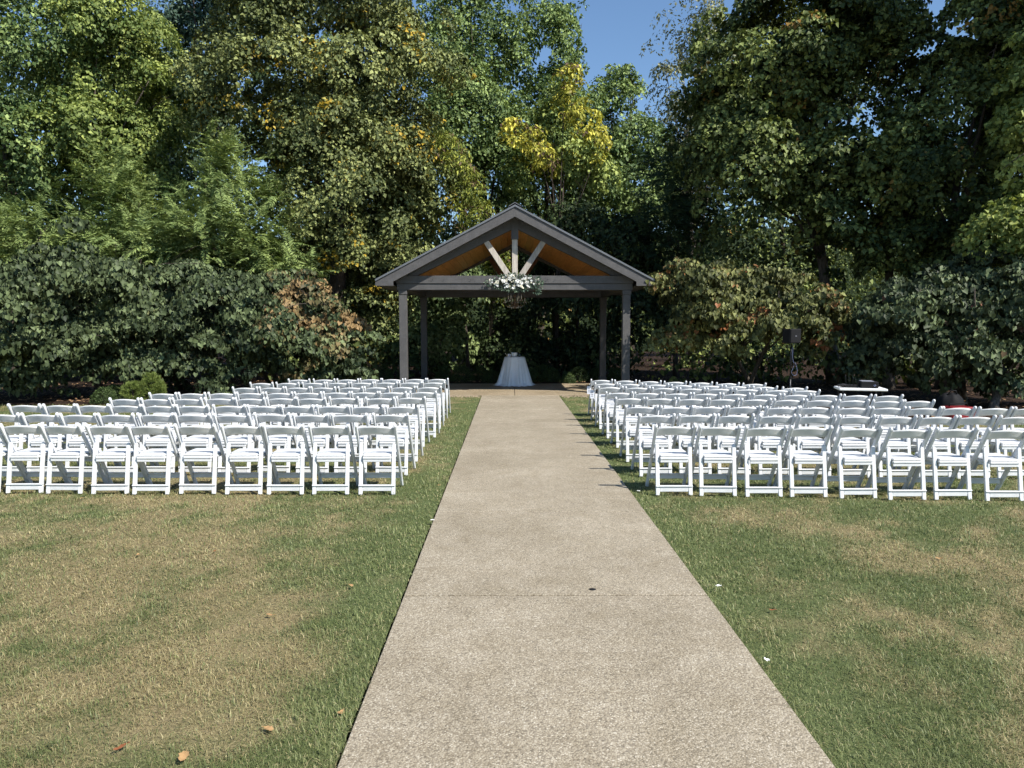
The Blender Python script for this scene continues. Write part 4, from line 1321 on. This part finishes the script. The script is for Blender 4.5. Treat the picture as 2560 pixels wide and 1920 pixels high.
# --- the wood behind
for sd_, lab, bpx, Y, spec, nl in (
        (71, 'distant green tree behind the far left maples', 100, 40, [(100, 200, 330, 330, 40, 4), (-100, 450, 250, 250, 39, 3)], 12000),
        (72, 'distant green tree behind the blue green tree', 480, 41, [(480, 300, 260, 300, 41, 4), (620, 480, 240, 220, 40, 3)], 11000),
        (73, 'distant green tree behind the great linden', 900, 41, [(900, 200, 300, 330, 41, 4), (980, 520, 260, 200, 40, 3)], 11000),
        (74, 'distant green tree behind the rounded maple', 1250, 42, [(1220, 330, 170, 230, 42, 3.5), (1280, 560, 220, 180, 41, 3)], 10000),
        (75, 'distant green tree low behind the pointed maple', 1580, 42, [(1600, 520, 200, 190, 42, 3.5), (1480, 580, 180, 170, 41, 3)], 9000),
        (76, 'distant green tree behind the big shadowed maple', 1960, 42, [(1980, 330, 230, 300, 42, 4), (1900, 560, 260, 180, 41, 3)], 10000),
        (77, 'distant green tree behind the far right maple', 2430, 40, [(2480, 330, 240, 330, 40, 4), (2300, 560, 220, 200, 40, 3)], 11000)):
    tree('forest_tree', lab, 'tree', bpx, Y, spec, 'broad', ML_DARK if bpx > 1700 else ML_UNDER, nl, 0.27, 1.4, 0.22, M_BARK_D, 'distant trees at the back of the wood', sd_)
# undergrowth closing the foot of the wood
rg = np.random.default_rng(99)
lob = []
for k in range(46):
    x = -24 + 48 * k / 45 + rg.normal(0, 0.4)
    yy = 30.5 + rg.uniform(-1, 3)
    lob.append((np.array([x, yy, rg.uniform(0.9, 2.4)]), np.array([1.3, 1.1, rg.uniform(1.2, 2.4)])))
for k in range(26):
    x = 5.5 + 13 * k / 25 + rg.normal(0, 0.3)
    lob.append((np.array([x, 22.6 - 0.25 * max(0, x - 8) + rg.uniform(-0.5, 1.2), rg.uniform(0.3, 0.9)]), np.array([0.8, 0.7, rg.uniform(0.6, 1.3)])))
for k in range(14):
    x = -16 + 12 * k / 13 + rg.normal(0, 0.3)
    lob.append((np.array([x, 24.5 + rg.uniform(-0.5, 1.2), rg.uniform(0.4, 1.0)]), np.array([0.9, 0.7, rg.uniform(0.7, 1.5)])))
for k in range(30):
    x = -32 + 64 * k / 29 + rg.normal(0, 0.4)
    lob.append((np.array([x, 37 + rg.uniform(-1, 2), rg.uniform(2.5, 4.5)]), np.array([2.0, 1.4, rg.uniform(2.6, 3.8)])))
v, f, at = crown_broad(lob, 52000, 0.20, 0.85, rg)
NTRI[0] += len(f) // 3
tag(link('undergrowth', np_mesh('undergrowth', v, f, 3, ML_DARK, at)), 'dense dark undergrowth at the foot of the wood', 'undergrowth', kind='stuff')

# clipped mounds and other low plants
BUSH = []


def mound(px, Y, r, h, lab, n=2600, mat=None, seed=0, name='mound_shrub', L_=0.035):
    rg = np.random.default_rng(seed + 500)
    x = W(px, 900, Y).x
    root = thing(name, lab, 'shrub', (x, Y, 0.02), 0, 'rounded shrubs in the bed behind the patio')
    d = unit(rg.normal(0, 1, (n, 3)))
    d[:, 2] = np.abs(d[:, 2])
    bum = 1 + 0.10 * (vnoise(d[:, 0] * 3 + 9, d[:, 1] * 3 + d[:, 2] * 2 + 5, seed) - 0.5)
    pos = d * np.array([r, r, h]) * (bum * rg.uniform(0.86, 1.03, n))[:, None]
    nr = unit(d + rg.normal(0, 0.4, (n, 3)))
    dr_ = rg.normal(0, 1, (n, 3)) + d * 0.6
    v, f, at = scatter_leaves(pos, dr_, nr, rg.uniform(0.7, 1.3, n) * L_, 0.6, 0.3, np.clip(rg.normal(0.45, 0.2, n), 0, 1))
    cr = link('crown', np_mesh('crown', v, f, 3, mat or ML_BOX, at), root)
    cr['kind'] = 'stuff'
    m = MB()
    for k in range(5):
        a = k * 1.256
        m.tube([(0, 0, -0.03), (math.cos(a) * r * 0.35, math.sin(a) * r * 0.35, h * 0.5), (math.cos(a) * r * 0.7, math.sin(a) * r * 0.7, h * 0.75)], [0.02, 0.014, 0.006], 5)
    m.build('stem', M_BARK_D, root)
    return root


ZX = lambda z: 900 + z * 0.3526
MOUNDS = [(165, 24.2, 0.42, 0.55, 'rounded shrub just outside the front left pavilion post'),
          (590, 24.0, 0.36, 0.50, 'rounded shrub in the bed just right of the back left post'),
          (725, 23.5, 0.50, 0.56, 'widest rounded shrub in the bed left of the cocktail table'),
          (855, 24.2, 0.42, 0.52, 'rounded shrub third from the left post, left of the table'),
          (930, 23.4, 0.40, 0.44, 'low rounded shrub immediately left of the cocktail table'),
          (1225, 23.4, 0.38, 0.44, 'low rounded shrub immediately right of the cocktail table'),
          (1285, 24.3, 0.46, 0.58, 'taller rounded shrub second to the right of the table'),
          (1355, 23.5, 0.42, 0.50, 'rounded shrub third to the right of the table'),
          (1478, 22.95, 0.23, 0.36, 'sunlit rounded shrub on the patio edge, brightest in the bed'),
          (1555, 23.6, 0.42, 0.55, 'rounded shrub right behind the sunlit one'),
          (1680, 24.2, 0.38, 0.46, 'rounded shrub beside the back right pavilion post'),
          (1820, 24.2, 0.42, 0.46, 'rounded shrub between the two right pavilion posts')]
for k, (zx, Y, r, h, lab) in enumerate(MOUNDS):
    mound(ZX(zx), Y, r * (0.8 if k != 8 else 1), h * 0.9, lab, seed=k)
for k, (px, Y, r, h, lab) in enumerate(((257, 16.9, 0.29, 0.36, 'small rounded shrub dotted with buds behind the left chairs'), (281, 17.5, 0.22, 0.38, 'smaller rounded shrub tucked behind the budding one'))):
    o = mound(px, Y, r, h, lab, 2600, ML_BOX, 40 + k)
    o['group'] = 'low shrubs behind the left chairs'
# fuzzy dwarf pines
for k, (px, Y, lob, lab) in enumerate(((328, 15.9, [((0, 0, 0.34), (0.23, 0.2, 0.24))], 'small fuzzy dwarf pine behind the left chairs'),
                                       (376, 16.1, [((0, 0, 0.42), (0.24, 0.22, 0.32)), ((0.16, 0, 0.34), (0.14, 0.14, 0.2))], 'taller fuzzy dwarf pine behind the left chairs'))):
    rg = np.random.default_rng(600 + k)
    root = thing('dwarf_pine', lab, 'shrub', (W(px, 900, Y).x, Y, 0.02), 0, 'low shrubs behind the left chairs')
    P_, D_ = [], []
    for c, r in lob:
        nt = 150
        d = unit(rg.normal(0, 1, (nt, 3)) + np.array([0, 0, 0.35]))
        p = np.array(c) + d * np.array(r) * rg.uniform(0.5, 1.0, (nt, 1))
        for q in range(26):
            P_.append(p)
            D_.append(unit(d + np.array([0, 0, 0.35])) + rg.normal(0, 0.48, (nt, 3)))
    P_, D_ = np.concatenate(P_), np.concatenate(D_)
    n = len(P_)
    v, f, at = scatter_leaves(P_, D_, rg.normal(0, 1, (n, 3)), rg.uniform(0.05, 0.10, n), 0.07, 0.1, np.clip(rg.normal(0.5, 0.2, n), 0, 1))
    cr = link('crown', np_mesh('crown', v, f, 3, ML_PINE, at), root)
    cr['kind'] = 'stuff'
    MB().tube([(0, 0, -0.03), (0.01, 0, 0.2), (0.0, 0, 0.5)], [0.025, 0.018, 0.006], 6).build('stem', M_BARK_D, root)

# ------------------------------------------------------------------ sound equipment at the right
SY = 15.2
sp = W(1979, 840, SY)
stn = thing('speaker_stand', 'black pole stand holding the loudspeaker behind the right hand chairs', 'stand', (sp.x, SY, 0.0))
zb = W(1979, 858, SY).z
MB().tube([(0, 0, 0.05), (0, 0, 0.75)], 0.020, 10).build('lower_tube', M_BLACKM, stn, True)
MB().tube([(0, 0, 0.72), (0, 0, zb - 0.006)], 0.015, 10).build('upper_tube', M_BLACKM, stn, True)
MB().lathe([(0.027, 0.70), (0.027, 0.77)], 10).build('collar', M_BLACK, stn)
for k in range(3):
    a = k * 2.094 + 0.5
    MB().tube([(0.02 * math.cos(a), 0.02 * math.sin(a), 0.55), (0.42 * math.cos(a), 0.42 * math.sin(a), 0.03)], 0.011, 6).build('leg', M_BLACKM, stn)
spk = thing('loudspeaker', 'black box loudspeaker on a pole among the trees at the right', 'loudspeaker', (sp.x, SY, zb), R(18))
w_, h_ = 0.285, W(1979, 822, SY).z - zb
MB().box(-w_ / 2, w_ / 2, -0.13, 0.13, 0.0, h_, bev=0.012).build('cabinet', M_BLACK, spk)
MB().box(-w_ / 2 + 0.015, w_ / 2 - 0.015, -0.139, -0.131, 0.015, h_ - 0.015, bev=0.003).build('grille', M_BLACK, spk)
MB().box(-0.02, 0.02, -0.143, -0.1395, h_ * 0.48, h_ * 0.52).build('badge', M_INK, spk)
cab = thing('cable', 'pale blue cable looped down the loudspeaker pole', 'cable', (sp.x, SY - 0.03, 0.0))
sc = SY / F
pp_ = [(1983.5, 857), (1982, 875), (1981, 893), (1983.5, 905), (1985, 912), (1982, 922), (1978, 930), (1980, 936), (1986, 939.5), (1991.5, 937), (1993.5, 929), (1991.5, 916), (1988.5, 908), (1986.5, 905)]
pts = [W(a, b, SY - 0.03) - Vector((sp.x, SY - 0.03, 0)) for a, b in pp_]
pts = [pts[0]] + [q for i in range(len(pts) - 1) for q in (pts[i].lerp(pts[i + 1], 0.35), pts[i].lerp(pts[i + 1], 0.75))] + [pts[-1]]
MB().tube(pts, 0.0036, 6).build('lead', M_CABLE, cab, True)
MB().lathe([(0.012, 0), (0.012, 0.06)], 8, Matrix.Translation(pts[8] - Vector((0, 0, 0.03)))).build('plug', M_BLACKM, cab)

TYY = 12.6
tp = W(2150, 974, TYY)
ft = thing('folding_table', 'small white folding table carrying sound equipment behind the right hand chairs', 'table', (tp.x, TYY, 0.0), R(-14))
zt = 0.735
MB().box(-0.39, 0.39, -0.26, 0.26, zt - 0.042, zt, bev=0.010).build('tabletop', M_WHITE, ft)
for sx in (-0.33, 0.33):
    for sy in (-0.2, 0.2):
        MB().tube([(sx, sy, 0.0), (sx * 0.95, sy, zt - 0.043)], 0.013, 8).build('leg', M_BLACKM, ft)
    MB().tube([(sx, -0.2, 0.16), (sx, 0.2, 0.16)], 0.010, 6).build('stretcher', M_BLACKM, ft)
mt = ft.matrix_basis
mixr = thing('audio_mixer', 'dark audio unit with rounded corners on the white folding table', 'mixer', tuple(Matrix.Rotation(R(-14), 3, 'Z') @ Vector((0.10, 0.0, 0)) + Vector((tp.x, TYY, zt))), R(-14))
MB().box(-0.12, 0.17, -0.14, 0.14, 0.0, 0.115, bev=0.012).build('case', M_BLACK, mixr)
MB().box(-0.10, 0.10, -0.12, 0.12, 0.116, 0.122, bev=0.002).build('control_panel', M_INK, mixr)
MB().tube([(0.10, -0.143, 0.03), (0.12, -0.16, 0.05), (0.10, -0.16, 0.07), (0.085, -0.155, 0.05), (0.10, -0.143, 0.035)], 0.004, 5).build('lead', M_CABLE, mixr)
rec = thing('radio_receiver', 'black wireless receiver with thin aerials and tangled leads on the folding table', 'receiver', tuple(Matrix.Rotation(R(-14), 3, 'Z') @ Vector((-0.17, 0.0, 0)) + Vector((tp.x, TYY, zt))), R(-14))
MB().box(-0.14, 0.12, -0.10, 0.10, 0.0, 0.045, bev=0.006).build('case', M_BLACK, rec)
for k, (ax_, tz) in enumerate(((-0.05, 0.22), (0.0, 0.20), (0.06, 0.21), (0.09, 0.17))):
    MB().tube([(ax_, 0.05, 0.045), (ax_ - 0.02 + 0.01 * k, 0.05, tz)], 0.004, 5).build('aerial', M_BLACKM, rec)
rg = np.random.default_rng(8)
for k in range(6):
    a = Vector((rg.uniform(-0.2, 0.08), rg.uniform(-0.14, 0.0), 0.006))
    pts = [a + Vector((0.06 * math.cos(q * 1.3 + k), 0.04 * math.sin(q * 1.7 + k), 0.006 + 0.05 * abs(math.sin(q * 1.1 + k)))) for q in range(7)]
    MB().tube(pts, 0.005, 5).build('lead', M_BLACKM, rec)

# red case and black bag on the ground beyond the right hand chairs
RY = 13.6
rp = W(2396, 1012, RY)
box = thing('tool_case', 'red plastic tool case with black handle on the ground beyond the chairs', 'tool case', (rp.x, RY, 0.03), R(8))
MB().box(-0.26, 0.26, -0.16, 0.16, 0.0, 0.19, bev=0.02).build('body', M_RED, box)
MB().box(-0.265, 0.265, -0.165, 0.165, 0.193, 0.25, bev=0.02).build('lid', M_RED, box)
MB().tube([(-0.20, 0, 0.25), (-0.18, 0, 0.31), (0.18, 0, 0.31), (0.20, 0, 0.25)], 0.013, 8).build('handle', M_BLACK, box, True)
for sx in (-0.14, 0.14):
    MB().box(sx - 0.03, sx + 0.03, -0.178, -0.166, 0.15, 0.22, bev=0.004).build('latch', M_BLACK, box)
bg = thing('black_bag', 'slumped black bag lying behind the red tool case', 'bag', (W(2376, 1000, RY + 0.5).x, RY + 0.5, 0.03))
nu, nv = 20, 10
v, f = [], []
for i in range(nv + 1):
    ph = math.pi / 2 * i / nv
    for k in range(nu):
        a = 2 * math.pi * k / nu
        r = (0.30 + 0.03 * math.sin(3 * a) + 0.02 * math.sin(7 * a + 1)) * math.cos(ph) ** 0.6
        v.append((r * math.cos(a), 0.75 * r * math.sin(a), 0.46 * math.sin(ph) + 0.02 * math.sin(5 * a + 3 * ph)))
for i in range(nv):
    for k in range(nu):
        f.append((i * nu + k, i * nu + (k + 1) % nu, (i + 1) * nu + (k + 1) % nu, (i + 1) * nu + k))
MB().add(v, f).build('body', M_BLACK, bg, True)
MB().tube([(-0.1, -0.05, 0.42), (-0.05, -0.08, 0.52), (0.05, -0.08, 0.52), (0.1, -0.05, 0.42)], 0.012, 6).build('strap', M_BLACK, bg, True)

# ------------------------------------------------------------------ fallen leaves, petals and a stain-like scrap on the path
rg = np.random.default_rng(44)
LEAVES = [(300, 1868, 0.075, 1, 'curled russet leaf on the grass at the bottom left'),
          (460, 1892, 0.085, 0, 'long curled tan leaf beside the russet leaf at the bottom left'),
          (672, 1822, 0.07, 0, 'narrow tan leaf in the grass a little above the bottom left ones'),
          (674, 1537, 0.06, 0, 'tan leaf alone in the middle of the left lawn'),
          (852, 1780, 0.055, 0, 'small tan leaf in the green grass beside the left path edge'),
          (345, 1386, 0.05, 0, 'small tan leaf high on the dry patch of the left lawn'),
          (536, 1377, 0.045, 1, 'small russet leaf near the top of the dry patch'),
          (878, 1464, 0.06, 0, 'yellowish leaf between the dry patch and the path'),
          (205, 1245, 0.05, 0, 'tan leaf just behind the left row of chairs'),
          (857, 1272, 0.05, 0, 'tan leaf under the last left chair by the aisle'),
          (2346, 1395, 0.055, 0, 'pale tan leaf alone on the upper right lawn'),
          (2242, 1353, 0.045, 0, 'small orange leaf behind the right row of chairs'),
          (1930, 1524, 0.05, 1, 'russet leaf in the middle of the right lawn near the path'),
          (1097, 1213, 0.045, 0, 'tan leaf on the green verge left of the path'),
          (1127, 1081, 0.05, 0, 'tan leaf on the verge beside the far left chairs')]
for k, (px, py, s, kind, lab) in enumerate(LEAVES):
    p = WZ(px, py, 0.014)
    o = thing('fallen_leaf', lab, 'leaf', tuple(p), rg.uniform(0, 6.28), 'dead leaves fallen on the lawn')
    s = s * 0.4
    n = 9
    v, f = [], []
    for i in range(n):
        u = -1 + 2 * i / (n - 1)
        wv = s * (0.55 if k % 3 else 0.33) * (1 - u * u) ** 0.6 * (1 + 0.25 * math.sin(9 * u + k))
        curl = 0.16 * s * u * u + 0.10 * s * math.sin(3 * u + k)
        v += [(u * s, -wv, curl + wv * 0.25 * math.sin(k)), (u * s, 0, curl), (u * s, wv, curl + wv * (0.15 + 0.4 * (k % 2)))]
    for i in range(n - 1):
        for q in range(2):
            f.append((i * 3 + q, i * 3 + 3 + q, i * 3 + 4 + q, i * 3 + 1 + q))
    mm = (M_DEADLEAF, M_DEADLEAF2)[kind]
    MB().add(v, f).build('blade', mm, o, True)
    MB().tube([(s, 0, 0.16 * s + 0.10 * s * math.sin(3 + k)), (s * 1.35, 0.01, 0.1 * s)], 0.0015, 4).build('stalk', mm, o)
for k, (px, py, lab) in enumerate(((1797, 1467, 'white petal on the right verge, farthest up the path'), (1917, 1653, 'white petal on the right verge, nearest the camera'), (1597, 1229, 'white petal by the front right aisle chair'), (1081, 1302, 'white petal on the left edge of the path'))):
    p = WZ(px, py, 0.035)
    o = thing('petal', lab, 'petal', tuple(p), rg.uniform(0, 6.28), 'white petals dropped beside the path')
    v, f = [(0, 0, 0.004)], []
    for i in range(10):
        a = 0.628 * i
        v.append((0.018 * math.cos(a), 0.013 * math.sin(a), 0.006 + 0.009 * math.cos(2 * a) ** 2))
    for i in range(10):
        f.append((0, 1 + i, 1 + (i + 1) % 10))
    MB().add(v, f).build('blade', M_PETAL, o, True)
    MB().tube([(-0.018, 0, 0.013), (-0.027, 0, 0.009)], 0.0015, 4).build('base', M_PETAL_C, o)
p = WZ(1481, 1474, 0.012)
o = thing('dark_scrap', 'small dark scrap lying on the pale path near the joint', 'scrap', (p.x, p.y, 0.0125))
m = MB()
m.add([(0.026 * math.cos(a) * (1 + 0.25 * math.sin(3 * a)), 0.018 * math.sin(a), 0.0) for a in np.arange(12) * 0.5236] + [(0.020 * math.cos(a), 0.013 * math.sin(a), 0.006) for a in np.arange(12) * 0.5236],
      [(i, (i + 1) % 12, 12 + (i + 1) % 12, 12 + i) for i in range(12)] + [tuple(range(12, 24))])
m.build('lump', M_BLACK, o)
print('leaf triangles', NTRI[0])
